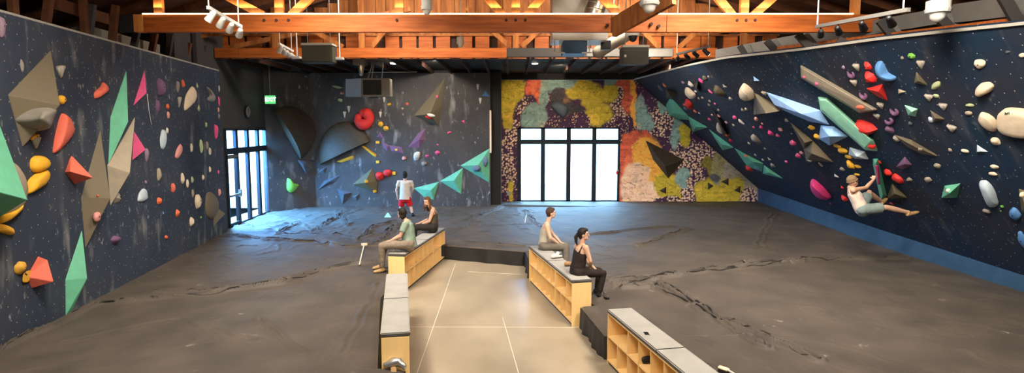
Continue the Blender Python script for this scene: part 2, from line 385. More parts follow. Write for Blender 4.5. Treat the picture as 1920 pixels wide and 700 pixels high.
# dark upper wall and enclosing shell
struct('wall_upper', box((-11, 24.3, KT-.6), (-.45, 24.5, 7.2)), M['black'])
struct('wall_mural_upper', box((-.5, 25.6, 5.66), (12, 25.9, 7.2)), M['black'])
struct('wall_right', box((12, -7, 0), (12.2, 26.5, 8)), M['dark_wall'])
struct('wall_outer_left', box((-11.2, -7, 0), (-11, 17.0, 8)), M['dark_wall'])
struct('wall_rear', box((-11.2, -7.2, 0), (12.2, -7, 9.7)), M['dark_wall'])
struct('wall_jog', box((-11.2, 16.9, 0), (-8.95, 17.1, 8)), M['black'])
struct('wall_corner_upper', box((-9.6, 22.75, 5.75), (-8.0, 24.4, 7)), M['black'])
struct('wall_corner_back', box((-9.2, 24.3, 0), (-8.0, 24.4, 6)), M['black'])
struct('wall_upper.001', box((-11.2, 17.0, 6.5), (-9.0, 23, 8)), M['black'])
# mural wall with window opening
MY = 25.67
def mp(px, py): return atY(px, py, MY)
wx0 = mp(970, 300).x; wx1 = mp(1162, 300).x; wz1 = mp(1060, 239).z; wzt = mp(1060, 266.5).z
mtop = mp(1060, 150).z
# ------------------------------------------------------------------ mural
rng = np.random.RandomState(3); LAT = rng.rand(256, 256)
def vnoise(x, y):
    xi = np.floor(x).astype(int); yi = np.floor(y).astype(int); fx = x-xi; fy = y-yi
    fx = fx*fx*(3-2*fx); fy = fy*fy*(3-2*fy)
    g = lambda a, b: LAT[a % 256, b % 256]
    return (g(xi, yi)*(1-fx)+g(xi+1, yi)*fx)*(1-fy)+(g(xi, yi+1)*(1-fx)+g(xi+1, yi+1)*fx)*fy
def fbm(x, y, o=4):
    r = 0; a = .5; s = 0
    for i in range(o): r = r+a*vnoise(x*2**i+17*i, y*2**i+31*i); s += a; a *= .5
    return r/s
def worley(x, y, sc, jit=.9):
    x = x*sc; y = y*sc; xi = np.floor(x).astype(int); yi = np.floor(y).astype(int); best = np.full(x.shape, 9.)
    for dx in (-1, 0, 1):
        for dy in (-1, 0, 1):
            cx = xi+dx; cy = yi+dy
            px = cx+.5+jit*(LAT[cx % 256, cy % 256]-.5); py = cy+.5+jit*(LAT[(cx+91) % 256, (cy+37) % 256]-.5)
            best = np.minimum(best, np.hypot(x-px, y-py))
    return best
def make_mural():
    nx, nz = 560, 262; X0, X1, Z0 = -.47, 10.95, .3
    xs = np.linspace(X0, X1, nx); zs = np.linspace(Z0, mtop, nz)
    GX, GZ = np.meshgrid(xs, zs)
    # paint layout is designed in metres; k converts my sketch units
    k = 25.9/FPX; sx = lambda px: (px-960)*k; ox = .0
    def sz(py): return atY(960, py, MY).z
    wxn = GX+.32*(fbm(GX*1.6, GZ*1.6)-.5)+.16*(fbm(GX*5, GZ*5)-.5); wzn = GZ+.36*(fbm(GX*1.6+40, GZ*1.6)-.5)+.18*(fbm(GX*5+9, GZ*5)-.5)
    P_ = np.array([.055, .022, .055]); Bg = np.array([.68, .47, .30]); Y = np.array([.50, .37, .035]); Tt = np.array([.22, .33, .29]); S = np.array([.62, .11, .055])
    O = np.array([.86, .40, .06]); Cc = np.array([.82, .52, .33]); G = np.array([.33, .27, .19]); K = np.array([.05, .045, .05]); OL = np.array([.22, .17, .03])
    col = np.zeros(GX.shape+(3,))+P_
    dots = np.zeros(GX.shape)      # density of beige dots
    def ellm(px, py, rx, ry, soft=1.0):
        return (((wxn-sx(px))/(rx*k))**2+((wzn-sz(py))/(ry*k))**2) < 1.0
    def put(c, *e):
        for q in e:
            px, py, rx, ry = q; d_ = np.sqrt(((wxn-sx(px))/(rx*k))**2+((wzn-sz(py))/(ry*k))**2)
            al = np.clip((1.10-d_)/.22, 0, 1)[..., None]; col[:] = col*(1-al)+np.array(c)*al
            dots[d_ < 1.02] = 0
    def dd(v, *e):
        for q in e:
            m = ellm(*q); col[m] = P_; dots[m] = v
    dots[:] = .20
    dd(.62, (950, 320, 16, 60), (975, 190, 9, 40), (962, 250, 16, 24), (1120, 190, 16, 24), (1090, 232, 14, 22), (1163, 190, 24, 34), (1250, 232, 44, 30), (1300, 290, 50, 26), (1330, 275, 24, 14), (1290, 330, 26, 40), (1180, 262, 14, 10), (1125, 225, 26, 10))
    put(Y, (950, 182, 18, 36), (966, 170, 18, 22), (950, 215, 10, 26), (958, 358, 5, 22), (1085, 165, 26, 20), (1110, 185, 22, 26), (1120, 215, 26, 22), (1140, 175, 14, 20))
    put(S, (1003, 162, 20, 14), (1008, 180, 9, 16), (1176, 180, 14, 34), (1165, 158, 18, 8))
    put(O, (1186, 205, 5, 34), (1182, 165, 8, 10))
    put(Tt, (1000, 222, 24, 26), (1030, 158, 20, 14), (1016, 180, 9, 22), (1060, 152, 20, 10), (1198, 200, 9, 22), (1203, 228, 14, 18), (1212, 238, 12, 10), (1140, 156, 12, 6))
    put(K, (1046, 185, 16, 22), (1060, 200, 14, 22), (1080, 215, 12, 16))
    dd(.3, (1085, 225, 18, 12))
    # pale patch cells
    put(Tt, (1234, 200, 9, 14), (1268, 240, 12, 26), (1262, 262, 8, 18), (1214, 238, 8, 6))
    put(Y, (1280, 245, 12, 14), (1282, 262, 9, 18))
    # fire-coloured figure
    put(S, (1185, 268, 22, 20), (1208, 258, 8, 10), (1172, 310, 14, 40), (1168, 350, 12, 34), (1178, 285, 20, 24))
    put(O, (1212, 300, 26, 40), (1228, 330, 14, 30), (1200, 285, 18, 24))
    put(Cc, (1190, 350, 28, 44), (1200, 322, 18, 20), (1215, 362, 24, 22))
    put(Y, (1248, 345, 24, 26), (1262, 362, 18, 20))
    put(Tt, (1277, 332, 14, 14), (1283, 344, 8, 12))
    put(O, (1210, 290, 18, 22))
    dd(.72, (1250, 376, 26, 9), (1285, 366, 12, 16))
    # right figure with crest
    tri = (GX > sx(1345)-(GZ-sz(345))*-.0) & (GZ < sz(292)-(GX-sx(1345))*.72) & (GX > sx(1350))
    col[tri] = G; dots[tri] = 0
    dd(.8, (1402, 368, 22, 18))
    put(OL, (1325, 308, 13, 14), (1332, 322, 8, 10))
    put(Y, (1340, 360, 42, 26), (1315, 362, 14, 20), (1370, 362, 16, 20), (1380, 345, 12, 12))
    put(OL+.08, (1345, 318, 11, 32), (1352, 300, 8, 16), (1340, 335, 8, 12))
    put(K+.05, (1340, 334, 9, 7))
    # dots
    wv = worley(wxn*.3+GX*.7, wzn*.3+GZ*.7, 9.5)
    th = .12+.42*dots; dm = (wv < th) & (dots > 0) & (fbm(GX*3+5, GZ*3) < .35+dots*.5)
    col[dm] = Bg
    wr = worley(GX+3, GZ+3, 5.0); dm = (wr < .10) & (dots > 0.1) & (fbm(GX*2+50, GZ*2) > .5); col[dm] = np.array([.75, .30, .16])
    # brushwork
    b = fbm(GX*9+20*fbm(GX*2, GZ*2), GZ*9, 4)
    b2 = fbm(GX*1.3+3, GZ*1.3+8, 3); col *= (.50+.95*b)[..., None]; col = col*(1+.5*(b2-.5))[..., None]+(dots == 0)[..., None]*(np.clip(fbm(GX*2.2+70, GZ*2.2, 4)-.58, 0, 1)*1.6)[..., None]*np.array([.5, .22, .05])
    col *= 1.3
    line = np.abs(fbm(GX*3.2+6*fbm(GX, GZ), GZ*3.2, 3)-.5) < .012
    pnt = dots == 0
    col[line & pnt] *= .45
    verts = np.stack([GX.ravel(), np.full(GX.size, MY), GZ.ravel()], 1)
    idx = np.arange(nx*nz).reshape(nz, nx)
    a = idx[:-1, :-1]; cxm = (xs[:-1]+xs[1:])/2; czm = (zs[:-1]+zs[1:])/2; CX, CZ = np.meshgrid(cxm, czm)
    keep = ~((CX > wx0+.03) & (CX < wx1-.03) & (CZ < wz1-.03))
    a = a[keep]; faces = np.stack([a, a+1, a+1+nx, a+nx], 1)
    me = bpy.data.meshes.new('wall_mural'); me.from_pydata(verts.tolist(), [], faces.tolist())
    ca = me.color_attributes.new('paint', 'FLOAT_COLOR', 'POINT')
    ca.data.foreach_set('color', np.concatenate([col.reshape(-1, 3), np.ones((col.size//3, 1))], 1).ravel().astype(np.float32))
    m = bpy.data.materials.new('mural_paint'); m.use_nodes = True; b_ = m.node_tree.nodes['Principled BSDF']
    at = m.node_tree.nodes.new('ShaderNodeAttribute'); at.attribute_name = 'paint'; m.node_tree.links.new(at.outputs['Color'], b_.inputs['Base Color']); b_.inputs['Roughness'].default_value = .6
    b_.inputs['Specular IOR Level'].default_value = .25
    o = link(me, 'wall_mural', m, keep=True); o['kind'] = 'structure'
make_mural()
for i, (lo, hi) in enumerate([((-.5, MY+.02, 0), (wx0-.02, MY+.3, mtop)), ((wx1+.02, MY+.02, 0), (12, MY+.3, mtop)), ((wx0-.02, MY+.02, wz1+.02), (wx1+.02, MY+.3, mtop)), ((wx0-.1, MY-.01, 0), (wx1+.1, MY+.3, PZ-.02))]):
    struct('wall_mural_backing' if i == 0 else 'wall_mural_backing.%03d' % i, box(lo, hi), M['black'])
storefront('window_1', lambda s, z, o: V((wx0+s, MY-o, z)), wx1-wx0, PZ, wz1, wzt, 4, V((0, -1, 0)))
# outside: pavement and a pale building across the yard
struct('floor_outside', box((-40, 26.6, -.1), (40, 60, 0)), M['asphalt'])
struct('floor_outside.001', box((-40, 17.0, -.1), (-11.3, 26.6, 0)), M['asphalt'])
struct('wall_opposite', box((-30, 38, 0), (30, 38.3, 7)), M['siding'])

# ------------------------------------------------------------------ right overhanging wall
KB = [V((9.96, 4, 0)), V((10.02, 11.33, 0)), V((9.99, 15.84, 0)), V((10.72, 25.67, 0))]
KH = [.72, .72, .85, .98]
TP = [(1920, 47, 5.15), (1770, 62, 5.2), (1650, 75, 5.25), (1500, 95, 5.35), (1360, 110, 5.45), (1290, 124, 5.52)]
tp = [atZ(*q) for q in TP]+[atY(1190, 150, 25.67)]
d0 = (tp[0]-tp[1]); tp = [tp[0]+d0.normalized()*4.5]+tp
tp.sort(key=lambda p: p.y)
def interp(Y, pts): return [float(np.interp(Y, [p.y for p in pts], [p[i] for p in pts])) for i in (0, 2)]
def Rpt(Y, t):
    bx, _ = interp(Y, KB); kh = float(np.interp(Y, [p.y for p in KB], KH)); tx, tz = interp(Y, tp)
    return V((bx+(tx-bx)*t, Y, kh+(tz-kh)*t))
Ys = list(np.linspace(4.2, 25.67, 90))
bm = quadmesh([[Rpt(y, t) for t in np.linspace(0, 1, 12)] for y in Ys])
bmesh.ops.recalc_face_normals(bm, faces=bm.faces)
bm.normal_update()
if sum(f.normal.x for f in bm.faces) > 0: bmesh.ops.reverse_faces(bm, faces=bm.faces)
Rb = BVHTree.FromBMesh(bm)
ext = bmesh.ops.extrude_face_region(bm, geom=list(bm.faces))
for g in ext['geom']:
    if isinstance(g, bmesh.types.BMVert): g.co += V((.16, 0, .10))
struct('wall_leaning', bm, M['wall_r'], smooth=False)
bm = quadmesh([[V((interp(y, KB)[0], y, z)) for z in (0, float(np.interp(y, [p.y for p in KB], KH))+.02)] for y in Ys])
ext = bmesh.ops.extrude_face_region(bm, geom=list(bm.faces))
for g in ext['geom']:
    if isinstance(g, bmesh.types.BMVert): g.co += V((.15, 0, 0))
struct('wall_kicker', bm, M['kick'])
bm = bmesh.new()
for a, b in zip(Ys, Ys[1:]):
    p, q = Rpt(a, 1), Rpt(b, 1); obar(bm, p+V((.05, 0, .02)), q+V((.05, 0, .02)), .2, .05)
struct('trim_4', bm, M['spk_edge'])

# ------------------------------------------------------------------ crash pads
def xl(Y):
    if Y > 23.93: return -.9
    return float(np.interp(Y, [2, 18.08, 22.4, 23.92], [-6.65, -8.92, -9.34, -8.0]))
def xaL(Y): return float(np.interp(Y, [6, 7.60, 7.64, 11.0, 12.58, 12.62, 15.98, 16.0], [-1.50, -1.43, -1.80, -2.50, -2.50, -2.80, -2.30, -1.84]))
def xaR(Y): return float(np.interp(Y, [4, 5.2, 8.88, 8.92, 10.40, 10.46, 13.72, 13.76, 15.2, 16.0], [2.75, 2.62, 1.87, 1.44, 1.24, 1.52, .83, .43, .35, -1.84]))
def xr(Y): return interp(Y, KB)[0]+.06
FOLDS = [([(0, 655), (180, 572), (400, 551), (530, 532), (585, 512), (660, 496), (700, 492)], .05, .05, 1), ([(290, 548), (420, 545), (540, 527)], .03, .06, 1),
 ([(430, 441), (500, 450), (590, 453), (650, 464), (712, 462)], .05, .07, 1), ([(450, 436), (520, 438), (640, 440), (690, 452)], .03, .06, 1),
 ([(585, 436), (620, 412), (672, 393)], .05, .06, 1), ([(640, 404), (652, 424), (665, 415)], .04, .05, 1), ([(520, 440), (545, 425), (560, 420)], .04, .05, 1),
 ([(672, 452), (700, 425), (745, 415)], .05, .06, 1), ([(680, 445), (715, 440), (760, 412)], .05, .06, 1), ([(700, 462), (735, 432), (770, 425)], .05, .05, 1), ([(645, 395), (600, 425)], .03, .05, 1),
 ([(1143, 527), (1230, 521), (1300, 510), (1400, 497), (1560, 487), (1700, 485)], .06, .06, 1), ([(1150, 532), (1290, 514), (1420, 500), (1500, 492)], .05, .05, -1), ([(1120, 562), (1160, 540), (1245, 519)], .05, .06, 1),
 ([(1225, 536), (1330, 590), (1420, 622), (1540, 680)], .05, .07, 1), ([(1240, 530), (1370, 612), (1440, 655)], .04, .06, -1), ([(1160, 540), (1230, 536), (1300, 560)], .03, .06, 1),
 ([(985, 395), (1003, 415), (1030, 440)], .03, .06, 1), ([(1195, 462), (1290, 430)], .04, .08, 1), ([(1105, 440), (1180, 432), (1260, 425)], .03, .08, 1), ([(1120, 590), (1210, 640), (1330, 690)], .025, .08, 1),
 ([(850, 420), (900, 405), (950, 385)], .04, .06, 1), ([(838, 440), (880, 425), (900, 400)], .03, .06, 1), ([(120, 640), (330, 600), (480, 640)], .02, .09, 1), ([(870, 455), (980, 462)], .03, .05, 1),
 ([(640, 660), (700, 560), (712, 530)], .02, .08, 1), ([(480, 600), (560, 660)], .02, .07, 1), ([(1450, 400), (1420, 470)], .02, .08, 1)]
FW = [([atZ(x, y, PZ) for x, y in pl], a, ww, s) for pl, a, ww, s in FOLDS]
def padh(X, Y):
    h = .035*(fbm(X*.7, Y*.45, 3)-.5)+.018*(fbm(X*2.3, Y*1.4+7, 3)-.5)
    # draped wrinkles, stronger in the slack back-left corner
    sl = np.clip((Y-14)/5, 0, 1)*np.clip((1.5-X)/3, 0, 1)
    n1 = fbm(X*.9+Y*.7, Y*.9-X*.6+30, 3)
    h = h+(.010+.045*sl)*np.maximum(0, 1-np.abs(n1-.5)/.035)*(fbm(X*1.1, Y*1.1+60, 2) > .47)
    n2 = fbm(X*1.3-Y*.5+11, Y*.8+X*.9+3, 3)
    h = h+(.006+.022*sl)*np.maximum(0, 1-np.abs(n2-.52)/.04)
    acc = 0*X; dmin = acc+99.; aa = acc.copy(); X0_, Y0_ = X, Y
    X = X+.22*(fbm(X0_*1.6, Y0_*1.6+90, 3)-.5); Y = Y+.22*(fbm(X0_*1.6+33, Y0_*1.6, 3)-.5)
    for pl, a, ww, s in FW:
        s = 1
        for p, q in zip(pl, pl[1:]):
            dx, dy = q.x-p.x, q.y-p.y; L2 = dx*dx+dy*dy
            t = np.clip(((X-p.x)*dx+(Y-p.y)*dy)/L2, 0, 1); d = np.hypot(X-p.x-t*dx, Y-p.y-t*dy)
            dmin = np.minimum(dmin, d/ww); aa = np.where(d/ww < 4, np.maximum(aa, a), aa)
    acc = aa*(1.5*np.exp(-((dmin-.85)/.55)**2)-1.2*np.exp(-(dmin/.42)**2))*(.35+1.2*fbm(X0_*1.3, Y0_*1.3, 2))
    return h+acc
def padmesh(name, rows, fl, fr, step, label, skl=False, skr=False, skfront=False):
    P = []; ncol = int(max(fr(y)-fl(y) for y in rows)/step)
    R_ = np.array([np.linspace(fl(y), fr(y), ncol) for y in rows]); Yg = np.repeat(np.array(rows)[:, None], ncol, 1)
    H = padh(R_, Yg)+PZ
    # keep the edges level
    for flag, e in ((skl, R_[:, :1]), (skr, R_[:, -1:])):
        if flag:
            d = np.abs(R_-e); H = PZ+(H-PZ)*np.clip(d/.25, .15, 1)-.03*np.exp(-(d/.05)**2)
    verts = np.stack([R_.ravel(), Yg.ravel(), H.ravel()], 1).tolist(); nr = len(rows)
    idx = np.arange(nr*ncol).reshape(nr, ncol); faces = []
    a = idx[:-1, :-1].ravel(); faces = np.stack([a, a+1, a+1+ncol, a+ncol], 1).tolist()
    me = bpy.data.meshes.new(name); me.from_pydata(verts, [], faces)
    o = link(me, name, M['pad'], smooth=True)
    tag(o, label, 'crash pad')
    def skirt(edge, sgn):
        G = []
        for k in range(7):
            row = []
            for (x, y, z), (nx_, ny_) in edge:
                f = k/6; wob = .022*math.sin(9*x+11*y+2*math.sin(3*y+5*x))*f+.015*math.sin(23*y+17*x)*f
                row.append(V((x+nx_*(.01+.02*f+wob), y+ny_*(.01+.02*f+wob), z*(1-f)+.003)))
            G.append(row)
        s = obj('skirt', quadmesh(G), M['pad_side'], o, smooth=True); s['label'] = 'black draped side cloth'
    if skl or skr:
        j = 0 if skl else ncol-1; sg = -1 if skl else 1
        e = [((R_[i, j], rows[i], float(H[i, j])), (sg, 0) if not (rows[i] > 15.2 and skl) else (-.35, -.94)) for i in range(nr)]
        skirt(e, sg)
    if skfront:
        e = [((R_[0, j], rows[0], float(H[0, j])), (0, -1)) for j in range(ncol)]; skirt(e, 1)
    return o
def rowsf(a, b, n, extra=()):
    r = sorted(set([round(v, 4) for v in np.linspace(a, b, n)]+[round(e, 4) for e in extra])); return r
padmesh('crash_pad', rowsf(5.6, 16.0, 290, (7.60, 7.64, 11.0, 12.58, 12.62, 15.98)), xl, xaL, .036, 'wide brown-black crash pad along the left wall', skr=True)
padmesh('crash_pad', rowsf(4.8, 16.0, 310, (5.2, 8.88, 8.92, 10.40, 10.46, 13.72, 13.76, 15.2)), xaR, xr, .038, 'wide dark crash pad under the leaning right wall', skl=True)
padmesh('crash_pad', rowsf(16.0, 25.67, 240, (23.92, 23.94)), xl, xr, .055, 'dark crash pad across the back of the hall, bluish by the windows')

pads_ = [o for o in C.objects if o.name.startswith('crash_pad')]
def pad_z(p): return PZ+float(padh(np.array([p.x]), np.array([p.y]))[0])
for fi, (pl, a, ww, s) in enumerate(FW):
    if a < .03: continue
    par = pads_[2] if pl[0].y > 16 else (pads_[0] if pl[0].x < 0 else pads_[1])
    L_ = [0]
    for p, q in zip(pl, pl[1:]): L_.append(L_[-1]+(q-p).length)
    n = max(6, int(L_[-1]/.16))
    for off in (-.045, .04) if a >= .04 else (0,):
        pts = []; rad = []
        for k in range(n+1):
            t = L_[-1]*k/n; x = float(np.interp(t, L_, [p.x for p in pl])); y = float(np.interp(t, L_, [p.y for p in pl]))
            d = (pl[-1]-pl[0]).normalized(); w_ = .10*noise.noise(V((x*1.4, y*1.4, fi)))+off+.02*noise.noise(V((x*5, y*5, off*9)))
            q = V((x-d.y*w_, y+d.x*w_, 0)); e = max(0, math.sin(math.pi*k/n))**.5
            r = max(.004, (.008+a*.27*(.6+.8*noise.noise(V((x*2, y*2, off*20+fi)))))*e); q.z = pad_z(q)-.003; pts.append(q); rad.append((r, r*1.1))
        bm = bmesh.new(); tube(bm, pts, rad, side=(1, 0, 0), seg=9); o = obj('fold', bm, M['fold_shade'], par, smooth=True)
# ------------------------------------------------------------------ shoe benches
def bench(p0, p1, side, label, mods, cushions):
    """p0 far end, p1 near end of the open front (concrete level); side = unit normal pointing to the back"""
    p0 = V(p0); p1 = V(p1); ax = (p1-p0); L = ax.length; ax.normalize(); ay = V(side).normalized(); az = V((0, 0, 1)); W = .37
    root = empty('shoe_bench', (p0+p1)/2+ay*W/2, label, 'bench', None)
    def part(name, los, m, bev=.0):
        bm = bmesh.new()
        for lo, hi in los: add_obox(bm, p0, ax, ay, az, lo, hi, bev)
        return obj(name, bm, m, root)
    T = .02; H0 = .06; H1 = .80; mid = .44
    part('end_panel', [((0, 0, 0.0), (T, W, H1))], M['ply']); part('end_panel', [((L-T, 0, 0.0), (L, W, H1))], M['ply'])
    part('back_panel', [((T, W-.012, H0), (L-T, W, H1-T))], M['ply']); part('top_panel', [((T, 0.0, H1-T), (L-T, W, H1))], M['ply'])
    part('bottom_panel', [((T, 0.0, H0), (L-T, W-.012, H0+T))], M['ply']); part('toe_kick', [((T, .03, 0), (L-T, W, H0-.002))], M['steel_dark'])
    tot = sum(sum(m[1]) for m in mods); u = (L-2*T)/tot; x = T
    for mi, (top, bot) in enumerate(mods):
        w = sum(bot)*u
        part('shelf', [((x, .004, mid-T/2), (x+w, W-.012, mid+T/2))], M['ply'])
        for row, a, b in ((top, mid+T/2, H1-T), (bot, H0+T, mid-T/2)):
            xx = x
            for c in row[:-1]:
                xx += c*u; part('divider', [((xx-.007, .004, a), (xx+.007, W-.012, b))], M['ply'])
        x += w
        if mi < len(mods)-1: part('divider', [((x-.022, 0, H0+T), (x+.022, W-.012, H1-T))], M['ply'])
    for i in range(cushions):
        a, b = L*i/cushions, L*(i+1)/cushions
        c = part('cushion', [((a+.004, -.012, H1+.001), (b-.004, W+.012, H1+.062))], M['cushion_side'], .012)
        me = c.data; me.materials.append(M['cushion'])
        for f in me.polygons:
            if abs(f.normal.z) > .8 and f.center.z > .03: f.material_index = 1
    return root
m1 = ([2, 1, 1, 1, 1], [1]*6); m2 = ([2, 1], [1]*3)
bench((.40, 13.62, 0), (1.085, 10.46, 0), (.978, .212, 0), 'plywood shoe bench right of the aisle with two people sitting on it', [m1, m2], 2)
bench((-1.845, 16.08, 0), (-2.345, 12.68, 0), (-.99, .145, 0), 'plywood shoe bench under the man in the green tee and the long-haired man', [(m2[0][::-1], m2[1]), (m1[0][::-1], m1[1])], 2)
bench((-1.99, 11.0, 0), (-1.385, 7.74, 0), (-.983, -.183, 0), 'plywood shoe bench seen from its end, empty, left of the concrete aisle', [m1, m2], 2)
bench((1.455, 8.76, 0), (2.14, 5.45, 0), (.979, .203, 0), 'plywood shoe bench at the lower edge with a phone on its pale grey cushion', [m1, m2], 2)
# ------------------------------------------------------------------ roof, trusses, ceiling fittings
bm = quadmesh([[V((x, y, 9.4-abs(x)*.30)) for x in (-11.2, 0, 12.2)] for y in (-7, 26.5)])
ext = bmesh.ops.extrude_face_region(bm, geom=list(bm.faces))
for g in ext['geom']:
    if isinstance(g, bmesh.types.BMVert): g.co += V((0, 0, .15))
struct('ceiling', bm, M['roof_wood'])
for sgn, xe in ((-1, -11), (1, 12)):
    for k, y in enumerate(np.arange(7.2, 19, 1.25)):
        bm = bmesh.new(); obar(bm, (0, y, 9.28), (xe, y, 9.28-abs(xe)*.30), .09, .22)
        o = obj('rafter', bm, M['roof_wood']); tag(o, 'dark timber rafter under the roof slope on the %s side of the hall' % ('left' if sgn < 0 else 'right'), 'rafter', 'roof rafters on the %s' % ('left' if sgn < 0 else 'right'))
T1Y = 13.0
zt1 = atY(960, 27, T1Y).z; zb1 = atY(960, 60, T1Y).z
root = empty('roof_truss', (0, T1Y, zb1), 'large orange timber truss nearest the viewer with a bright lit top edge', 'truss')
xL, xR = atY(268, 40, T1Y).x, atY(1648, 40, T1Y).x
def tx(px, Y=T1Y, py=27): return atY(px, py, Y).x
bm = bmesh.new(); add_box(bm, (xL, T1Y, zb1), (tx(1146), T1Y+.14, zt1), .008); obj('bottom_chord', bm, M['beam'], root)
bm = bmesh.new(); add_box(bm, (tx(1146)+.01, T1Y, zb1), (tx(1250), T1Y+.14, zt1), .008); add_box(bm, (tx(1250)+.01, T1Y, zb1), (xR, T1Y+.14, zt1), .008); obj('bottom_chord', bm, M['beam'], root)
bm = bmesh.new(); add_box(bm, (xL-.02, T1Y-.02, zb1-.005), (tx(249.5), T1Y+.16, zt1+.005)) if False else add_box(bm, (tx(250), T1Y-.02, zb1), (xL, T1Y+.16, zt1), .005); obj('end_block', bm, M['post'], root)
bm = bmesh.new(); add_box(bm, (tx(215), T1Y+.02, zb1+.0), (tx(250), T1Y+.16, zt1)); obj('end_plate', bm, M['black'], root)
for px in (295, 522, 748, 967, 1182, 1397, 1606):
    if px == 1182: continue
    bm = bmesh.new(); add_box(bm, (tx(px)-.09, T1Y+.02, zt1), (tx(px)+.09, T1Y+.13, 8.0 if abs(px-960) < 500 else 7.0), .005); obj('web_post', bm, M['post'], root)
for px, s, run in ((487, -1, 3.0), (547, 1, 1.7), (940, -1, 1.35), (990, 1, 1.35), (1373, -1, 1.35), (1418, 1, 1.7), (1160, -1, 1.6), (455, -1, 0)):
    if not run: continue
    bm = bmesh.new(); a = V((tx(px), T1Y+.075, zt1+.02)); b = a+V((s*run*1.0, 0, 1.55)); obar(bm, a-(b-a).normalized()*.05, b, .10, .17, V((0, 1, 0)) if False else V((0, 0, 1))); obj('web_brace', bm, M['post'], root)
bm = bmesh.new()
for s, xe in ((-1, -7.6), (1, 7.6)): obar(bm, (0, T1Y+.07, 8.6), (xe, T1Y+.07, 6.9), .14, .25)
obj('top_chord', bm, M['post'], root)
for px in (495, 518, 541, 744, 949, 967, 985, 1382, 1399, 1416):
    bm = bmesh.new(); z = atY(px, 38, T1Y).z; tube(bm, [(tx(px), T1Y+.03, z), (tx(px), T1Y-.025, z)], [.03, .03], seg=8, round_ends=(False, False)); obj('bolt', bm, M['brown_black'], root)
# brace rising towards the viewer
rb = empty('knee_brace', atY(1180, 52, 12.6), 'dark diagonal timber brace rising to the right across the truss chord', 'timber brace')
bm = bmesh.new(); obar(bm, atY(1150, 52, 12.72), atY(1262, -12, 11.2), .10, .40, V((0, 0, 1))); obj('brace_beam', bm, M['roof_wood'] if False else M['plank'], rb)
for px, py in ((1138, 49), (1220, 46), (1234, 50)):
    bm = bmesh.new(); p = atY(px, py, 12.97); tube(bm, [p, p-V((0, .08, 0))], [.035, .035], seg=8, round_ends=(False, False)); obj('bolt', bm, M['brown_black'], rb)
# led strip along the chord
o = obj('led_strip', box((xL, T1Y-.012, zt1+.003), (tx(1600), T1Y+.006, zt1+.020)), M['strip']); tag(o, 'long white glowing strip along the top of the nearest truss chord', 'strip light')
# second truss
T2Y = 18.3
zt2 = atY(960, 90, T2Y).z; zb2 = atY(960, 108, T2Y).z
root = empty('roof_truss', (-3, T2Y, zb2), 'orange timber truss farther back, below and behind the nearest one', 'truss')
X2 = lambda px: atY(px, 95, T2Y).x
bm = bmesh.new(); add_box(bm, (X2(402), T2Y, zb2), (X2(446), T2Y+.14, zt2)); add_box(bm, (X2(447), T2Y, zb2), (X2(950), T2Y+.14, zt2)); obj('bottom_chord', bm, M['beam'], root)
bm = bmesh.new(); add_box(bm, (X2(1262), T2Y, zb2), (X2(1345), T2Y+.14, zt2)); obj('bottom_chord', bm, M['beam'], root)
for a, b in (((592, 60), (643, 88)), ((720, 60), (698, 88)), ((925, 60), (956, 88)), ((1008, 60), (978, 88)), ((1206, 60), (1236, 90)), ((1305, 60), (1272, 90)), ((560, 62), (430, 90))):
    bm = bmesh.new(); p = atY(a[0], a[1], T2Y+.1); q = atY(b[0], b[1], T2Y+.1); obar(bm, q, q+(p-q)*2.6, .1, .14); obj('web_brace', bm, M['plank'], root)
for px in (678, 967, 1395, 515):
    bm = bmesh.new(); add_box(bm, (X2(px)-.09, T2Y+.02, zt2), (X2(px)+.09, T2Y+.14, 8.2)); obj('web_post', bm, M['plank'], root)
sb = obj('steel_beam', box((X2(950), T2Y, zb2+.02), (X2(1262), T2Y+.2, zt2), .01), M['steel_dark']); tag(sb, 'dark steel beam continuing the far timber chord to the right', 'steel beam')
o = obj('steel_beam', box((X2(1100), T2Y-.03, zb2+.03), (X2(1262), T2Y-.005, zt2-.02), .01), M['steel']); tag(o, 'short grey steel facing behind the grey ceiling speaker on the right', 'steel beam')
# gable planking behind the second truss
GY = 19.0
zg = atY(960, 92, GY).z
bm = bmesh.new(); x = -9.4; i = 0
while x < 6.6:
    w_ = .30+.22*((i*37) % 10)/10; add_box(bm, (x, GY+.02*((i*13) % 3), zg+.42), (x+w_-.015, GY+.06+.02*((i*13) % 3), 9.1-abs(x)*.28)); x += w_; i += 1
struct('wall_gable', bm, M['plank'])
bm = bmesh.new(); x = -9.4; i = 0
while x < 8.4:
    add_box(bm, (x, GY, zg-.3), (x+.44, GY+.06, zg+.40)); x += .44+(.10 if i % 2 else .26)*(1 if (i % 5) else .3); i += 1
struct('wall_gable_lower', bm, M['beam'])
bm = bmesh.new(); add_box(bm, (-9.6, GY-.05, zg+.40), (8.4, GY+.02, zg+.45)); struct('trim_5', bm, M['plank'])
struct('wall_gable_backing', box((-11, GY+.12, zg-.3), (12, GY+.2, 9.6)), M['brown_black'])
struct('wall_gable_right', box((6.6, GY+.02, zg+.45), (12, GY+.08, 9)), M['brown_black'])
# low dark ceiling over the back of the hall
struct('ceiling_back', box((-11, 18.9, zg-.16), (12, 26, zg-.06)), M['black'])
for k, x in enumerate(np.arange(-9.2, 7, .75)):
    o = obj('joist', box((x, 19.0, zg-.32), (x+.07, 24.2, zg-.162)), M['brown_black']); tag(o, 'dark red-brown joist under the low ceiling before the back wall', 'joist', 'joists above the back wall')
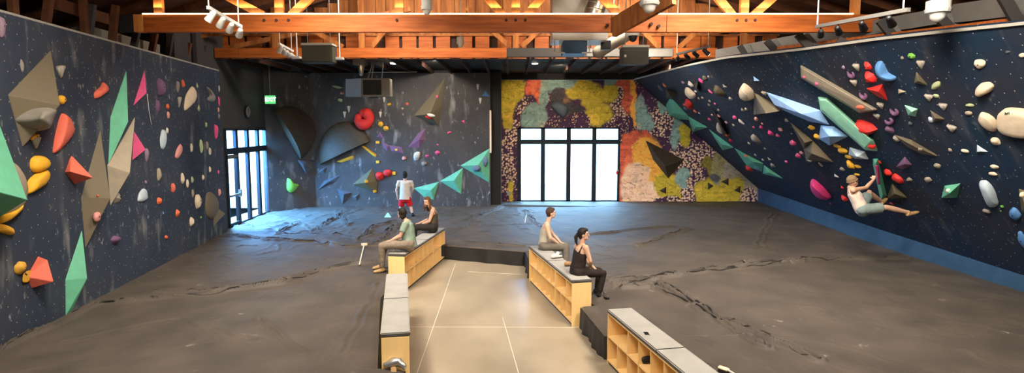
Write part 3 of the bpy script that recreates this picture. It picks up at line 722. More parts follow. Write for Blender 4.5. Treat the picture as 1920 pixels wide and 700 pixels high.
# ladder-like conduit rack
def bar_obj(name, pts, r, m, label, cat, group=None, seg=8):
    bm = bmesh.new(); tube(bm, pts, [r]*len(pts), seg=seg, round_ends=(False, False)); o = obj(name, bm, m, smooth=True); tag(o, label, cat, group); return o
bar_obj('conduit', [atY(600, 121, 22.5), atY(1165, 122, 22.5)], .022, M['steel'], 'thin grey conduit running across under the low ceiling', 'conduit')
bar_obj('conduit', [atY(690, 136, 23), atY(782, 135, 23)], .02, M['spk_edge'], 'short pale pipe just above the back wall near the speaker cabinet', 'conduit')
rt = empty('cable_ladder', atY(1080, 117, 21), 'grey cable ladder hanging under the dark steel beam', 'cable ladder')
for py in (113, 118):
    bm = bmesh.new(); tube(bm, [atY(948, py, 21), atY(1160, py, 21)], [.02]*2, seg=6); obj('rail', bm, M['steel'], rt)
for px in range(960, 1160, 24):
    bm = bmesh.new(); tube(bm, [atY(px, 113, 21), atY(px, 118, 21)], [.012]*2, seg=6); obj('rung', bm, M['steel'], rt)
# recessed style disc lamps
for px, where in ((738, 'above the grey speaker cabinet'), (1003, 'above the mural window')):
    p = atY(px, 117.5, 21.5); rt = empty('ceiling_lamp', p, 'small round glowing ceiling lamp '+where, 'ceiling lamp')
    bm = bmesh.new(); tube(bm, [p+V((0, 0, .10)), p+V((0, 0, .02))], [.10, .15], seg=20, round_ends=(False, False)); obj('housing', bm, M['steel'], rt, smooth=True)
    bm = bmesh.new(); tube(bm, [p+V((0, 0, .018)), p+V((0, 0, -.05))], [.14, .10], seg=20, round_ends=(False, False)); obj('lens', bm, M['bulb'], rt)
    bm = bmesh.new(); tube(bm, [p+V((0, 0, .1)), V((p.x, p.y, zg-.17))], [.012]*2, seg=6); obj('stem', bm, M['steel'], rt)
    spot('ceiling_lamp_light', p+V((0, 0, -.08)), p+V((.2, 1.2, -4)), 260, WHITE, 130, .8, .1)
# track lights
def track(a, b, heads, stems, label, body, aim, power, size=1.0, frm=None):
    a = V(a); b = V(b); rt = empty('track_light', (a+b)/2, label, 'track light')
    bm = bmesh.new(); obar(bm, a, b, .05, .05); obj('rail', bm, M['white_metal'] if body == 'white' else M['steel'], rt)
    for s in stems:
        p = a+(b-a)*s; bm = bmesh.new(); tube(bm, [p, p+V((0, 0, 2.0))], [.011]*2, seg=6); obj('stem', bm, M['white_metal'], rt)
    for i, s in enumerate(heads):
        p = a+(b-a)*s; d = (V(aim[i % len(aim)])-p).normalized(); j = p-V((0, 0, .16*size))
        bm = bmesh.new(); tube(bm, [p, j], [.012]*2, seg=6); tube(bm, [j-d*.10*size, j+d*.10*size], [.055*size, .075*size], seg=14, round_ends=(True, False))
        h = obj('lamp_head', bm, M['white_metal'] if body == 'white' else M['screen'], rt, smooth=False)
        bm = bmesh.new(); tube(bm, [j+d*.098*size, j+d*.107*size], [.062*size, .062*size], seg=14, round_ends=(False, False)); obj('lens', bm, M['bulb'] if body != 'white' else M['white_metal'], h)
        if power: spot('track_spot', j+d*.14*size, V(aim[i % len(aim)]), power, WHITE, 55, .8, .04)
track(atY(390, 14, 9.2), atY(452, 50, 10.2), (.06, .36, .64, .94), (.02, .92), 'white track light with four heads hanging before the left part of the truss', 'white', [(-8, 9, 1), (-8, 12, 2), (-8.3, 14, 2), (-8.5, 16, 2)], 0, .78)
track(atY(523, 82, 15.0), atY(549, 96, 16.2), (.06, .36, .64, .94), (.05, .9), 'small white track light with four heads left of the hanging square speaker', 'white', [(-8.6, 17, 2), (-8, 22, 2), (-6, 24, 2), (-5, 24, 3)], 0, .85)
track(atY(1268, 102, 15.5), atY(1330, 87, 13.8), (.06, .35, .62, .92), (.02, .97), 'small dark-headed track light right of the grey steel beam', 'black', [(6, 22, 3), (8, 18, 3), (8, 16, 3), (9, 15, 2)], 60, .75)
track(atY(1531, 50, 9.4), atY(1704, 18, 7.6), (.06, .28, .56, .84), (.01, .95), 'long black-headed track light above the right climbing wall', 'black', [(8, 16, 3), (8.2, 13, 3), (8.5, 12, 2.5), (9, 11, 2)], 70, .72)
# hanging rods and ceiling units
for px, py, Y, lab in ((557, 106, 15.5, 'left of the square speaker'), (637, 108, 16.0, 'with a white foot right of the square speaker')):
    rt = empty('hanging_rod', atY(px, py, Y), 'thin white rod '+lab, 'rod')
    p = atY(px, py, Y); bm = bmesh.new(); tube(bm, [p, p+V((0, 0, 2.1))], [.018]*2, seg=8); obj('rod', bm, M['white_metal'], rt)
    bm = bmesh.new(); add_box(bm, p-V((.10, .08, .06)), p+V((.10, .08, 0)), .01); obj('foot', bm, M['white_metal'], rt)
def pendant(px, py0, py1, Y, r, lab, kind='camera'):
    p0 = atY(px, py0, Y); p1 = atY(px, py1, Y); rt = empty('ceiling_camera', p1, lab, 'ceiling camera')
    h = p0.z-p1.z
    bm = bmesh.new(); tube(bm, [p0, p0-V((0, 0, h*.55)), p0-V((0, 0, h*.56)), p0-V((0, 0, h*.8))], [r, r, r*1.12, r*1.0], seg=18, round_ends=(False, False)); obj('housing', bm, M['white_metal'], rt)
    bm = bmesh.new(); tube(bm, [p0-V((0, 0, h*.78)), p0-V((0, 0, h*.92))], [r*.85, r*.7], seg=18); obj('dome', bm, M['white_metal'], rt, smooth=True)
    bm = bmesh.new(); tube(bm, [p0, p0+V((0, 0, 1.9))], [.014]*2, seg=6); obj('stem', bm, M['white_metal'], rt)
pendant(800, -4, 24, 11.5, .10, 'white cylindrical ceiling camera before the truss, left of the tall stem')
pendant(863, 70, 86, 14.5, .085, 'small white ceiling camera on a stem under the truss chord')
pendant(1760, 2, 30, 9.5, .17, 'white ceiling camera above the right climbing wall')
pendant(1218, -6, 14, 10.5, .16, 'white ceiling fitting beside the diagonal brace')
p = atY(1187, 60, 15.2); rt = empty('dome_camera', p, 'dark-glassed white dome camera under the truss, above the right grey speaker', 'dome camera')
bm = bmesh.new(); tube(bm, [p, p-V((0, 0, .10))], [.19, .16], seg=20, round_ends=(False, False)); obj('housing', bm, M['white_metal'], rt, smooth=True)
bm = bmesh.new(); tube(bm, [p-V((0, 0, .10)), p-V((0, 0, .15))], [.12, .10], seg=20); obj('dome', bm, M['screen'], rt, smooth=True)
# square ceiling speakers
def sqspeaker(x0, y0, x1, y1, Y, lab):
    a = atY(x0, y1, Y); b = atY(x1, y0, Y); rt = empty('ceiling_speaker', V(((a.x+b.x)/2, Y, a.z)), lab, 'speaker')
    bm = bmesh.new(); add_box(bm, (a.x, Y, a.z), (b.x, Y+.45, b.z), .02); obj('cabinet', bm, M['spk'], rt)
    bm = bmesh.new(); add_box(bm, (a.x-.01, Y-.02, b.z), (b.x+.01, Y+.47, b.z+.06), .01); obj('top_edge', bm, M['spk_edge'], rt)
    bm = bmesh.new(); add_box(bm, (a.x+.04, Y-.012, a.z+.04), (b.x-.04, Y-.001, b.z-.04), .004); obj('grille', bm, M['spk'], rt)
    for q in (a.x+.1, b.x-.1):
        bm = bmesh.new(); tube(bm, [(q, Y+.2, b.z+.05), (q, Y+.2, b.z+1.4)], [.01]*2, seg=6); obj('hanger', bm, M['steel'], rt)
    return a, b
sqspeaker(566, 85, 622, 117, 15.6, 'dark square ceiling speaker hanging left, beside the small white track light')
a, b = sqspeaker(1167, 89, 1217, 120, 14.6, 'dark square ceiling speaker hanging right, under the dome camera')
bm = bmesh.new(); q = atY(1172, 105, 14.58); add_box(bm, q-V((.02, .015, .03)), q+V((.03, 0, .03)))
tag(obj('status_mark', bm, M['white_metal']), 'tiny white mark on the front of the right ceiling speaker', 'sticker')
# cabinet with black screen before the back wall
Yc = 21.0
rt = empty('display_cabinet', atY(705, 182, Yc), 'beige hanging cabinet with a black screen and a pale side panel, before the back wall', 'display cabinet')
a = atY(678, 181, Yc); b = atY(730, 147, Yc)
bm = bmesh.new(); add_box(bm, (a.x, Yc, a.z), (b.x, Yc+.5, b.z), .015); obj('cabinet', bm, M['spk_beige'], rt)
a2 = atY(681, 178, Yc); b2 = atY(715, 150, Yc)
bm = bmesh.new(); add_box(bm, (a2.x, Yc-.02, a2.z), (b2.x, Yc-.001, b2.z), .004); obj('screen', bm, M['screen'], rt)
p = [atY(648, 148.5, Yc+.25), atY(677, 147, Yc), atY(677, 182, Yc), atY(648, 181.5, Yc+.25)]
tag(obj('side_panel', slab(p, V((0, .03, 0))), M['pale_grey'], rt), 'pale grey side panel')
for px, qx in ((697, 690), (700, 697), (718, 716)):
    e_ = atY(px, 124, Yc+.3); bm = bmesh.new(); tube(bm, [atY(qx, 147, Yc+.2), e_, V((e_.x, e_.y, zg-.165))], [.018]*3, seg=6); obj('hanger', bm, M['spk_edge'], rt)
bm = bmesh.new(); tube(bm, [atY(694, 183, Yc+.05), atY(707, 183, Yc+.05)], [.02]*2, seg=8); obj('handle', bm, M['screen'], rt)
rt = empty('ceiling_fan_motor', atY(676, 118, 20.5), 'grey motor unit with a horizontal blade above the display cabinet', 'motor')
bm = bmesh.new(); p = atY(674, 117, 20.5); add_box(bm, p-V((.22, .2, .10)), p+V((.25, .2, .16)), .03); obj('motor_body', bm, M['steel'], rt)
bm = bmesh.new(); tube(bm, [p+V((.05, 0, -.1)), p+V((.05, 0, -.4))], [.13, .06], seg=12); obj('motor_neck', bm, M['duct'], rt, smooth=True)
bm = bmesh.new(); obar(bm, atY(636, 113, 20.3), atY(690, 108.5, 20.3), .16, .03); obj('blade', bm, M['steel'], rt)
# air handler with duct
Ya = 14.6
rt = empty('air_handler', atY(1088, 75, Ya), 'white air unit behind the truss chord with a blue filter panel below', 'air unit')
a = atY(1036, 75, Ya); b = atY(1142, -30, Ya)
bm = bmesh.new(); add_box(bm, (a.x, Ya, a.z), (b.x, Ya+1.0, b.z), .02); obj('casing', bm, M['white_metal'], rt)
a = atY(1057, 99, Ya); b = atY(1102, 75, Ya)
bm = bmesh.new(); add_box(bm, (a.x, Ya+.1, a.z), (b.x, Ya+.8, b.z), .01); obj('filter', bm, M['blue_panel'], rt)
for px in (1040, 1050, 1105):
    bm = bmesh.new(); tube(bm, [atY(px, 75, Ya), atY(px, 99, Ya)], [.014]*2, seg=6); obj('cradle_rod', bm, M['white_metal'], rt)
for x0, x1 in ((1038, 1058), (1092, 1108)):
    bm = bmesh.new(); tube(bm, [atY(x0, 99, Ya), atY(x1, 99, Ya)], [.018]*2, seg=6); obj('cradle_bar', bm, M['white_metal'], rt)
rt = empty('air_duct', atY(1110, 27, 13.9), 'shiny spiral metal duct elbow above the truss chord', 'air duct')
pts = []
for k in range(11):
    t = k/10*math.radians(75); c = atY(1112, 24, 13.9)
    pts.append(c+V((1.0*(1-math.cos(t)), 0, 1.0*math.sin(t)))+V((0, 0, -.2)))
bm = bmesh.new(); tube(bm, pts, [.23]*11, side=(0, 1, 0), seg=24, round_ends=(False, False)); obj('duct_elbow', bm, M['duct'], rt, smooth=True)
for k in range(1, 11, 1):
    bm = bmesh.new(); p = pts[k]; t = (pts[k]-pts[k-1]).normalized(); tube(bm, [p-t*.008, p+t*.008], [.24]*2, side=(0, 1, 0), seg=24, round_ends=(False, False)); obj('duct_seam', bm, M['duct'], rt, smooth=True)
rt = empty('air_duct', atY(1130, 97, 15.6), 'pale flexible duct dropping beside the blue filter panel', 'air duct')
bm = bmesh.new(); tube(bm, [atY(1186, 60, 16.3), atY(1150, 80, 16.4), atY(1122, 98, 16.5)] if True else [atY(1180, 62, 15.4), atY(1150, 80, 15.5), atY(1122, 98, 15.7)], [.16, .17, .17], seg=18); obj('duct_run', bm, M['spk_beige'], rt, smooth=True)
q = atY(1150, 80, 16.4); bm = bmesh.new(); tube(bm, [q+V((0, 0, .1)), V((q.x, q.y, 8.7))], [.012]*2, seg=6); obj('hanger', bm, M['steel'], rt)
bm = bmesh.new(); p = atY(1136, 84, 15.0); add_box(bm, p-V((.12, .05, .12)), p+V((.12, .1, .1)), .01); tag(obj('control_box', bm, M['screen']), 'small black control box beside the flexible duct', 'control box')
# steel frame on the right
def steelbar(a, b, wd, ht, lab, m='steel', cat='steel beam', group=None):
    bm = bmesh.new(); obar(bm, a, b, wd, ht); o = obj('steel_beam', bm, M[m]); tag(o, lab, cat, group)
SR = [(1345, 108, 18.4), (1475, 82, 15.4), (1620, 48, 13.2), (1795, 26, 11.2), (1905, 12, 10.2)]
steelbar(atY(1345, 103, 18.2), atY(1790, 26, 11.4), .14, .30, 'long grey steel beam rising above the right climbing wall')
steelbar(atY(1792, 26, 11.4), atY(1960, 4, 9.6), .16, .34, 'grey steel beam end at the top right corner')
for i, (x0, y0, x1, y1, Y) in enumerate([(1495, 64, 1527, 92, 13.6), (1570, 75, 1597, 82, 13.0), (1650, 38, 1685, 76, 12.2), (1757, 28, 1795, 62, 11.2), (1880, -8, 1915, 50, 9.8), (1437, 76, 1462, 98, 15.2), (1387, 86, 1400, 104, 16.5)]):
    steelbar(atY(x0, y0, Y), atY(x1+4, y1+10, Y-.1), .10, .16, 'dark slanting steel strut between the beam and the top of the right wall', 'steel_dark', 'strut', 'struts above the right wall')
    p0 = atY(x0+14, y0, Y+.2); p1 = atY(x1+14, y1+8, Y+.1); steelbar(p0, p1, .05, .14, 'grey steel brace plate beside a dark strut above the right wall', 'steel', 'brace plate', 'brace plates above the right wall')
steelbar(atY(1460, 92, 15), atY(1925, 38, 9.9), .1, .12, 'timber rail behind the struts above the right wall', 'beam', 'timber rail')
# steel frame behind the left wall top
for i, (x, y0, y1, Y) in enumerate([(88, -10, 40, 9.8), (168, 8, 62, 10.8), (212, 10, 72, 11.6), (252, 60, 84, 12.6), (286, 62, 93, 13.3), (316, 64, 101, 14.2), (350, 80, 110, 15.4), (378, 86, 118, 16.3)]):
    Y *= 1.09; steelbar(atY(x-2, y1+6, Y), atY(x+5, y0, Y), .09, .13, 'upright post behind the top of the left wall', 'steel_dark' if i % 2 else 'roof_wood', 'post', 'posts behind the left wall')
for i in range(1, 10):
    s = ldir*(6.8+i*1.0); p = LW[0]+s-lnor*.32; p.z = 5.1
    if i in (1, 3): steelbar(p, p+V((0, 0, 1.5)), .10, .12, 'brownish upright stud behind the top of the left wall', 'roof_wood', 'post', 'studs behind the left wall')
steelbar(atY(92, 4, 11.4), atY(200, 36, 13.8), .10, .24, 'brown timber rail behind the left wall top', 'roof_wood', 'timber rail')
o = obj('duct_box', slab([atY(165, 72, 12.6), atY(300, 108, 15.2), atY(300, 84, 15.2), atY(165, 48, 12.6)], V((-.5, .2, 0))), M['spk_beige']); tag(o, 'pale boxy duct lying behind the top edge of the left wall', 'duct')
for k, (a, b) in enumerate([((0, 20), (240, -40)), ((230, 30), (400, -10)), ((280, 60), (420, 10)), ((330, 30), (430, 62)), ((200, -5), (330, 25)), ((360, 70), (470, 55))]):
    bm = bmesh.new(); obar(bm, atY(a[0], a[1], 16.5+k*.2), atY(b[0], b[1], 17.0+k*.2), .06, .12); tag(obj('roof_brace', bm, M['plank']), 'thin crossing timber brace under the dark left roof corner', 'timber brace', 'crossing braces in the left roof corner')
# exit sign, clock, fittings on walls
p = atY(506, 187, 21.9); rt = empty('exit_sign', p, 'green lit EXIT sign hanging at the back left corner', 'exit sign')
sw, sh = .19, .15
bm = bmesh.new(); add_box(bm, p+V((-sw, 0, -sh)), p+V((sw, .06, sh)), .01); obj('sign_box', bm, M['exit_green'], rt)
bm = bmesh.new(); add_box(bm, p+V((-.02, .02, sh)), (p.x+.02, p.y+.05, zg-.165)); obj('bracket', bm, M['steel'], rt)
LET = {'E': ['111', '100', '110', '100', '111'], 'X': ['101', '101', '010', '101', '101'], 'I': ['1', '1', '1', '1', '1'], 'T': ['111', '010', '010', '010', '010']}
cu = bpy.data.curves.new('exit_text', 'FONT'); cu.body = 'EXIT'; cu.size = .20; cu.extrude = .004; cu.align_x = 'CENTER'; cu.align_y = 'CENTER'; cu.offset = .004
to = bpy.data.objects.new('t', cu); COL.objects.link(to); dg = bpy.context.evaluated_depsgraph_get(); me = bpy.data.meshes.new_from_object(to.evaluated_get(dg)); bpy.data.objects.remove(to)
me.transform(Matrix.Translation(p+V((.025, -.008, 0))) @ Matrix.Rotation(math.pi/2, 4, 'X')); link(me, 'letters', M['exit_text'], rt)
bm = bmesh.new(); a = p+V((-.175, -.004, 0)); b = p+V((-.14, -.004, 0))
vs = [bm.verts.new(a), bm.verts.new(b+V((0, 0, .035))), bm.verts.new(b-V((0, 0, .035)))]; bm.faces.new(vs); obj('arrow', bm, M['exit_text'], rt)
p = dpt(462, 210); rt = empty('wall_clock', p, 'round black-rimmed wall clock above the left doors', 'clock')
def discz(bm, c, n, r, d0, d1): tube(bm, [c+n*d0, c+n*d1], [r, r], seg=28, round_ends=(False, False))
bm = bmesh.new(); discz(bm, p, dnor, .22, 0, .06); obj('rim', bm, M['black'], rt)
bm = bmesh.new(); discz(bm, p, dnor, .185, .061, .066); obj('dial', bm, M['clock_face'], rt)
bm = bmesh.new(); obar(bm, p+dnor*.07, p+dnor*.07+V((0, 0, .13)), .012, .004); obar(bm, p+dnor*.07, p+dnor*.07+ddir*.09, .012, .004); obj('hands', bm, M['black'], rt)
p = mp(1157, 321)+V((0, -.06, 0)); rt = empty('fire_alarm', p, 'small red and white alarm box on the right frame of the mural window', 'alarm box')
bm = bmesh.new(); add_box(bm, p+V((-.05, 0, -.14)), p+V((.05, .05, -.02)), .008); obj('alarm_body', bm, M['red_paint'], rt)
bm = bmesh.new(); add_box(bm, p+V((-.05, 0, -.015)), p+V((.05, .05, .06)), .008); obj('alarm_cap', bm, M['white_metal'], rt)
p = mp(954, 363); bm = bmesh.new(); add_box(bm, p+V((-.08, -.012, -.09)), p+V((.08, 0, .09)), .004); rt = obj('outlet_plate', bm, M['spk_edge']); tag(rt, 'small pale outlet plate low on the left part of the mural', 'outlet')
# ------------------------------------------------------------------ climbing volumes and holds
FWD = V((0, math.cos(PITCH), -math.sin(PITCH)))
PL = {'L': (LW[0], lnor), 'A': (K0, kn if kn.dot(V((0, 1, 0))) < 0 else -kn), 'B': (V((0, 23.92, 0)), V((0, -1, 0))), 'M': (V((0, MY, 0)), V((0, -1, 0)))}
GN = {'L': 'left wall', 'A': 'corner panel', 'B': 'back wall', 'M': 'mural', 'R': 'right wall'}
VOL = {k: [] for k in GN}
def wallhit(W, px, py):
    if W == 'R':
        d = ray(px, py).normalized(); p, n, i, t = Rb.ray_cast(EYE, d)
        if p is None:
            return None
        if n.dot(d) > 0: n = -n
        return p, n
    p0, n = PL[W]; return onplane(px, py, p0, n), n
def hit(W, px, py):
    r = wallhit(W, px, py); d = ray(px, py).normalized(); best = (r[0]-EYE).length if r else 1e9
    for b in VOL[W]:
        p, n, i, t = b.ray_cast(EYE, d)
        if p is not None and t < best and abs(n.dot(d)) > .15: best = t; r = (p, n if n.dot(d) < 0 else -n)
    return r
def chull(bm):
    r = bmesh.ops.convex_hull(bm, input=bm.verts)
    bmesh.ops.delete(bm, geom=list({g for g in r['geom_interior']+r['geom_unused'] if isinstance(g, bmesh.types.BMVert)}), context='VERTS')
def volume(W, base, apex, color, label, m=None, bevel=.008, group=None):
    cx = sum(p[0] for p in base)/len(base); cy = sum(p[1] for p in base)/len(base)
    p0, n = wallhit(W, cx, cy); bm = bmesh.new(); world = []
    for x, y in base:
        r = wallhit(W, x, y) if W == 'R' else None
        q = (r[0] if r else onplane(x, y, p0, n)); bm.verts.new(q-n*.03); 
        if W != 'R' or True: bm.verts.new(q+n*.006)
    for x, y, h in apex:
        r = wallhit(W, x, y) if W == 'R' else None
        pp = r[0] if r else p0
        bm.verts.new(onplane(x, y, pp+n*h, n))
    chull(bm)
    bmesh.ops.dissolve_limit(bm, angle_limit=.02, verts=bm.verts, edges=bm.edges)
    VOL[W].append(BVHTree.FromBMesh(bm))
    if bevel: bmesh.ops.bevel(bm, geom=list(bm.edges), offset=bevel, segments=1, affect='EDGES')
    o = obj('climbing_volume', bm, hm(color)); tag(o, label, 'climbing volume', group or 'climbing volumes on the '+GN[W]); return o
def dome(W, outline, h, color, label, flat=False, crest=None, lumps=.0, cat='climbing hold', prof=None, isvol=False, mid=.35, seed=0):
    if W == 'L': h *= .62
    cx = sum(p[0] for p in outline)/len(outline); cy = sum(p[1] for p in outline)/len(outline)
    p0, n = wallhit(W, cx, cy)
    pts = [onplane(x, y, p0+n*h*mid, n)-n*h*mid for x, y in outline]
    if not flat:     # round the outline
        for wq in (.82, .75):
            q = []
            for i in range(len(pts)):
                a, b = pts[i], pts[(i+1) % len(pts)]; q += [a*wq+b*(1-wq), a*(1-wq)+b*wq]
            pts = q
    c = sum(pts, V())/len(pts)
    if crest: c2 = onplane(crest[0], crest[1], p0+n*h, n)-n*h
    else: c2 = c
    prof = prof or ([(1, -.1), (1, .06), (.93, .36), (.80, .63), (.60, .85), (.35, .96), (.12, 1.0)] if not flat else [(1, -.05), (1, .02), (.8, .55), (.5, .9), (.2, 1)])
    bm = bmesh.new(); rings = []
    for s, z in prof:
        cc = c.lerp(c2, min(1, max(0, 1-s)*1.3)); rings.append([bm.verts.new(cc+(p-c)*s+n*(h*z+lumps*h*(noise.noise(p*6+V((seed, z*2, s*3)))) * (z > .2))) for p in pts])
    for a, b in zip(rings, rings[1:]):
        for k in range(len(pts)): bm.faces.new((a[k], a[(k+1) % len(pts)], b[(k+1) % len(pts)], b[k]))
    bm.faces.new(rings[-1]); bm.faces.new(rings[0][::-1])
    if isvol: VOL[W].append(BVHTree.FromBMesh(bm))
    o = obj('climbing_volume' if isvol else 'climbing_hold', bm, hm(color), smooth=not flat)
    if isvol: cat = 'climbing volume'
    tag(o, label, cat, ('climbing volumes on the ' if isvol else 'climbing holds on the ')+GN[W]); return o
def halfdome(W, a, b, top, h, color, label):
    """half of a low dome cut by a plane through a-b; top is the far point of the arc in the picture"""
    p0, n = wallhit(W, (a[0]+b[0])/2, (a[1]+b[1])/2); A = onplane(*a, p0, n); B = onplane(*b, p0, n); Tp = onplane(*top, p0, n)
    c = (A+B)/2; ex = (B-A)/2; ey = Tp-c; ey = ey-n*ey.dot(n)
    bm = bmesh.new(); ns, nt_ = 22, 9; rings = []
    for j in range(nt_+1):
        e = math.pi/2*j/nt_; s = math.cos(e); z = math.sin(e)*h
        rings.append([bm.verts.new(c+(ex*math.cos(math.pi*k/ns)+ey*math.sin(math.pi*k/ns))*max(s, .02)+n*(z-.02)) for k in range(ns+1)])
    for r0, r1 in zip(rings, rings[1:]):
        for k in range(ns): bm.faces.new((r0[k], r0[k+1], r1[k+1], r1[k]))
        
    bm.faces.new(rings[-1]); bm.faces.new(rings[0][::-1]); bm.faces.new([r[0] for r in rings]+[r[-1] for r in rings[::-1]])
    VOL[W].append(BVHTree.FromBMesh(bm))
    o = obj('climbing_volume', bm, hm(color), smooth=True); o.data.set_sharp_from_angle(angle=math.radians(40))
    tag(o, label, 'climbing volume', 'climbing volumes on the '+GN[W]); return o
def small(W, px, py, w, h, ang, typ, color, label, prot=None):
    p, n = hit(W, px, py); s = (p-EYE).dot(FWD)/FPX
    if W == 'R': n = -n if n.dot(ray(px, py)) > 0 else n
    Wm, Hm = w*s, h*s; d = (prot or (.42 if W == 'R' else .55))*min(Wm, Hm); d = min(d, .3)
    v = V((0, 0, 1)); v = (v-n*v.dot(n)).normalized()
    if v.length < .5: v = V((0, 1, 0))
    u = v.cross(n)
    if u.x*1 < 0 and W in 'ABM': u = -u
    r = ray(px, py); 
    # make u point to the right of the picture
    rt_ = V((1, 0, 0))
    if W == 'L': u = ldir if ldir.y > 0 else -ldir
    elif W == 'R':
        if u.y > 0: u = -u
    elif u.x < 0: u = -u
    if W == 'L': Wm *= 1.15
    if W == 'R': Wm *= 1.0
    a = math.radians(ang); u, v = u*math.cos(a)-v*math.sin(a), u*math.sin(a)+v*math.cos(a)
    c = onplane(px, py, p+n*d*.4, n)-n*d*.4
    bm = bmesh.new(); rnd = random.Random(int(px*7+py*13)); sd = V((px, py, 0))*.37
    smooth = True
    if typ in ('round', 'jug'):
        g = bmesh.ops.create_icosphere(bm, subdivisions=3, radius=1)['verts']
        for q in g:
            x, y, z = q.co; k = 1+.22*noise.noise(q.co*1.4+sd)
            if typ == 'jug':
                z = z*(1+.45*y)
                if y > .15 and z > 0: z -= .5*max(0, .6-abs(x))*(y-.15)*1.6
            q.co = V((x*.5*k, y*.5*k, max(z, -.12)*k))
    elif typ == 'cone':
        for q in ((-.5, .42, 0), (.5, .42, 0), (-.36, .5, 0), (.36, .5, 0), (-.40, .42, .85), (.40, .38, .85), (-.2, .48, 1), (.2, .46, 1), (-.16, -.5, 0), (.10, -.5, 0), (-.06, -.46, .25), (.08, -.44, .25)): bm.verts.new(q)
        chull(bm); bmesh.ops.bevel(bm, geom=list(bm.edges), offset=.04, segments=2, affect='EDGES'); smooth = True
    elif typ == 'facet':
        for i in range(8):
            t = 2*math.pi*(i+.6*rnd.random())/8; bm.verts.new((.5*math.cos(t), .5*math.sin(t), 0)); 
            if i % 2 == 0: bm.verts.new((.30*math.cos(t), .30*math.sin(t), .55+.3*rnd.random()))
        bm.verts.new(((rnd.random()-.5)*.3, (rnd.random()-.5)*.3, 1)); chull(bm); smooth = False
    elif typ == 'flake':
        for q in ((-.5, -.35, 0), (.5, -.45, 0), (-.05, .5, 0), (-.12, -.15, .75), (.18, -.2, .55)): bm.verts.new(q)
        chull(bm); bmesh.ops.bevel(bm, geom=list(bm.edges), offset=.02, segments=1, affect='EDGES'); smooth = False
    elif typ == 'bar':
        add_box(bm, (-.5, -.5, -.1), (.5, .5, .6), .06); smooth = False
    elif typ == 'arc':      # crescent open to the top right
        pts = []; rad = []
        for i in range(11):
            t = math.radians(-205+i*23); pts.append(V((.36*math.cos(t), .36*math.sin(t), .32))); rad.append(.07+.12*math.sin(math.pi*i/10))
        tube(bm, pts, [(r, r*2.0) for r in rad], side=(0, 1, 0), seg=12)
        g = [(.30*math.cos(i*.7), .30*math.sin(i*.7)) for i in range(9)]
    if typ == 'arc' : dz = min(Wm, Hm)*.55
    else: dz = d
    for q in bm.verts: q.co = c+u*(q.co.x*Wm)+v*(q.co.y*Hm)+n*(q.co.z*dz)
    o = obj('climbing_hold', bm, hm(color), smooth=smooth)
    tag(o, label, 'climbing hold', 'climbing holds on the '+GN[W])
    if min(w, h) >= 13 and typ in ('round', 'jug', 'cone', 'facet'):
        b = bmesh.new(); q = c+n*dz*(.93 if typ != 'cone' else .5)+v*Hm*.04; tube(b, [q-n*.03, q+n*dz*.09], [.011, .011], seg=8, round_ends=(False, False)); obj('bolt', b, M['rubber'], o)
    return o
# ---- left wall volumes
volume('L', [(95, 94), (15, 178), (42, 276), (78, 225)], [(113, 197, .42)], 'brown', 'large brown pyramid volume at the upper left')
volume('L', [(-70, 230), (-8, 215), (-20, 420), (-75, 380)], [(52, 375, .62), (-40, 350, .55)], 'green', 'big pale green pyramid volume cut by the left picture edge')
volume('L', [(237, 131), (207, 220), (203, 309), (222, 240)], [(241, 228, .22)], 'green', 'tall green diamond volume on the left wall, its tip highest of the two green diamonds')
volume('L', [(188, 243), (152, 371), (160, 466), (182, 400)], [(207, 372, .30)], 'brown', 'tall brown spike volume in the middle of the left wall')
volume('L', [(253, 219), (201, 310), (207, 386), (228, 320)], [(244, 324, .34)], 'beige', 'tall pale beige spike volume overlapping the brown one')
volume('L', [(153.5, 431), (122.5, 525), (123, 592), (134, 585), (146, 520)], [(164, 522, .20)], 'green', 'green diamond volume low on the left wall with its point touching the pad')
volume('L', [(271, 131), (250, 198), (262, 180)], [(275.5, 174, .16)], 'pink', 'pink triangular volume, upper of the two on the left wall')
volume('L', [(251, 246), (248, 301), (256, 270)], [(273.5, 281, .25)], 'pink', 'pink triangular volume beside the beige spike, lower of the two')
volume('L', [(134, 292), (123, 323), (141, 346), (150, 322)], [(175, 334, .38), (132, 322, .12)], 'salmon', 'salmon red pointed volume hold with a sharp tip, right of the yellow holds')
volume('L', [(72, 481), (50, 520), (60, 541), (82, 520)], [(101, 529, .30), (89, 487, .18)], 'salmon', 'salmon faceted block low on the left wall beside mustard lumps')
volume('L', [(402, 385), (400, 425), (408, 400)], [(423, 401, .16)], 'brown', 'small brown pyramid at the far end of the left wall by the door')
dome('L', [(-22, 305), (10, 296), (34, 306), (50, 330), (56, 355), (50, 385), (30, 405), (-10, 405), (-30, 350)], .20, 'beige', 'large grey-beige round disc volume behind the green pyramid', isvol=True)
# ---- left wall shaped holds
dome('L', [(117, 220), (122, 211), (133, 220), (141, 243), (139, 254), (126, 271), (107, 289), (104, 285), (108, 256)], .22, 'salmon', 'tall salmon lobed hold right of the brown pyramid', crest=(128, 240))
dome('L', [(62, 300), (70, 292), (84, 292), (94, 303), (92, 315), (80, 323), (68, 324), (62, 316)], .22, 'yellow', 'round yellow lobe above the yellow banana-like hold')
dome('L', [(57, 338), (72, 325), (88, 315), (96, 322), (95, 334), (86, 348), (70, 358), (54, 367)], .20, 'yellow', 'curved yellow hold right of the grey disc', crest=(80, 338))
dome('L', [(-5, 405), (14, 400), (32, 390), (46, 379), (45, 388), (34, 400), (14, 417), (-5, 422)], .16, 'yellow', 'long yellow hold curving below the green pyramid')
dome('L', [(-5, 419), (10, 421), (24, 428), (28, 437), (24, 442), (10, 438), (-5, 434)], .14, 'yellow', 'short yellow finger-like hold at the left picture edge')
